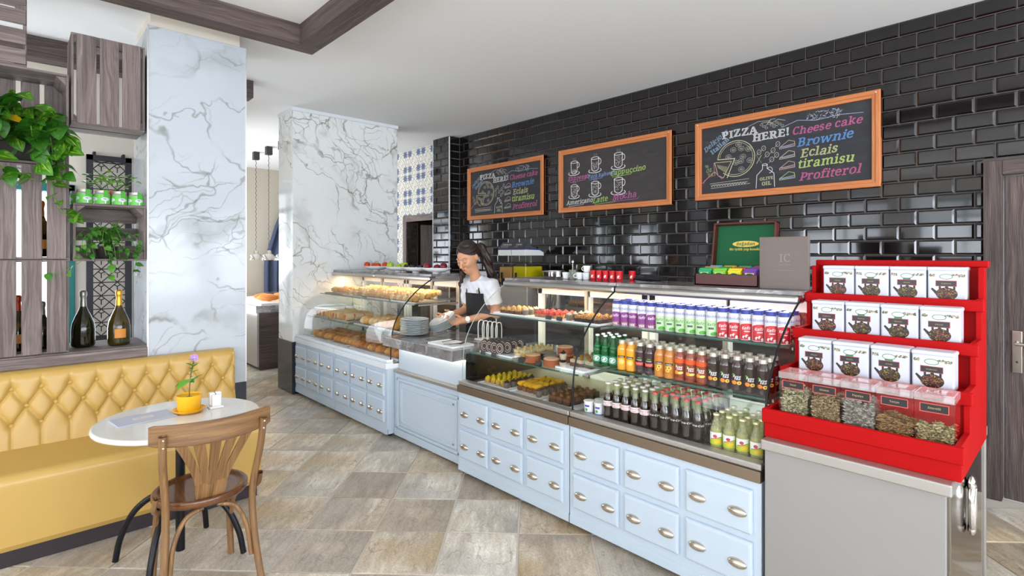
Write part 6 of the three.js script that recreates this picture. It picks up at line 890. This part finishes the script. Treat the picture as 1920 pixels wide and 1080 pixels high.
// ------------------------------------------------------------------ buffet beyond the passage
{
  const t = thing('buffet_counter', 'timber clad buffet counter beyond the marble pillar', 'counter');
  mesh('body', [wbx(2.49, 4.6, .08, .80, -10.6, -7.78), wbx(2.52, 4.6, 0, .08, -10.6, -7.82)], M.beam, t); mesh('side_panel', bx(2.465, 2.49, .06, .80, -10.6, -7.77), M.steelMatt, t); mesh('worktop', uvm(bx(2.44, 4.62, .80, .90, -10.62, -7.74, .006)), M.greyMarble, t);
  const lp = proto(o => { const h = H - 1.52; mesh('ceiling_mount', bx(-.045, .045, h - .13, h, -.045, .045, .006), std('#3a3436', .5), o); mesh('cord', tube([...Array(60)].map((_, i) => [.006 * Math.cos(i * 2.1), .14 + (h - .27) * i / 59, .006 * Math.sin(i * 2.1)]), .0045, 240, 5), std('#5a5450', .6), o);
    mesh('shade', lathe([[.115, 0], [.112, .006], [.098, .05], [.062, .09], [.04, .1], [.036, .15], [.001, .152]], 28), phy('#e2d9d0', .1, { metalness: 1, side: THREE.DoubleSide }), o); mesh('bulb', sph(.03, .03, .03, 0, .03, 0), std('#ffffff', .4, { emissive: '#ffcf90', emissiveIntensity: 4 }), o); mesh('knob', sph(.02, .02, .02, -.085, .07, .05, 10, 8), M.chrome, o); });
  [[-9.37, 'farthest'], [-8.77, 'middle'], [-8.2, 'nearest']].forEach(([z, w]) => { place(lp, 'heat_lamp', `${w} hanging polished heat lamp above the buffet bread`, 'lamp', [2.955, 1.52, z], 0, 'heat lamps above the buffet'); const l = new THREE.PointLight('#ffcf90', .5); l.position.set(2.955, 1.535, z); scene.add(l); });
  const b = [P.bread('#c77a34', 2), P.bread('#d9924a', 5)]; single('bread_board', uvm(bx(2.56, 3.5, .9005, .925, -9.3, -7.9, .004)), M.paper, 'white cutting board under the buffet loaves', 'board');
  for (let i = 0; i < 9; i++) place(b[i % 2], 'bread_loaf', `long orange brown loaf on the buffet board, ${ORD[i % 3]} across in the ${['near', 'middle', 'far'][Math.floor(i / 3)]} row`, 'bread', [2.72 + (i % 3) * .26, .9255, -8.05 - Math.floor(i / 3) * .15], rr(-.1, .1), 'loaves on the buffet', [2, 1.8, 1.9]);
  const bk = single('bread_bin', lathe([[.001, 0], [.10, 0], [.12, .12], [.115, .12], [.095, .006], [.001, .006]], 26), M.greyMarble, 'grey round bin beside the buffet loaves', 'bin'); bk.position.set(3.62, .9005, -8.0);
  const yb = thing('sauce_bottle', 'yellow sauce bottle at the edge of the buffet', 'bottle'); mesh('body', lathe([[.001, 0], [.04, 0], [.04, .15], [.02, .19], [.016, .22], [.001, .22]], 20).translate(2.5, .9005, -8.95), std('#d9a51a', .4), yb); mesh('cap', cyl(.018, .012, .05, 2.5, 1.1205, -8.95, 14), std('#7a3a18', .4), yb);
  // blue draped hood behind the lamps
  const d = thing('blue_drape', 'slate blue draped curtain behind the heat lamps', 'curtain'); const sh = new THREE.Shape([[4.05, 2.95], [3.78, 2.2], [3.62, 1.75], [3.55, 1.5], [3.52, .92], [4.45, .92], [4.45, 2.95]].map(p => new THREE.Vector2(...p)));
  mesh('cloth', (() => { const pos = [], ix = [], n = 40, m = 24; for (let j = 0; j <= m; j++) { const y = .003 + j / m * 3.05, x0 = 3.6 + (y < 1.5 ? 0 : (y - 1.5) * .3 + Math.max(0, y - 2.2) * .12); for (let i = 0; i <= n; i++) { const u = i / n; pos.push(x0 + (4.5 - x0) * u, y, -10.95 + .05 * Math.sin(u * 34) + .1 * Math.sqrt(Math.max(0, 1 - (1 - u) ** 2))); if (i && j) { const a = j * (n + 1) + i; ix.push(a - n - 2, a - n - 1, a - 1, a - n - 1, a, a - 1); } } } const g = new THREE.BufferGeometry(); g.setAttribute('position', new THREE.Float32BufferAttribute(pos, 3)); g.setIndex(ix); g.computeVertexNormals(); return g; })(), std('#465069', .85, { side: THREE.DoubleSide }), d);
  mesh('header', bx(4.0, 4.52, 3.04, 3.07, -11.05, -10.85), M.black, d);
}
// ------------------------------------------------------------------ move each thing to its base
for (const o of autos) {
  const b = new THREE.Box3().setFromObject(o), p = V((b.min.x + b.max.x) / 2, b.min.y, (b.min.z + b.max.z) / 2);
  for (const c of o.children) c.position.sub(p); o.position.copy(p);
}
scene.traverse(o => { if (o.isMesh) { o.castShadow = true; o.receiveShadow = true; } if (o.isLight && o.shadow) o.castShadow = true; });
renderer.render(scene, camera);
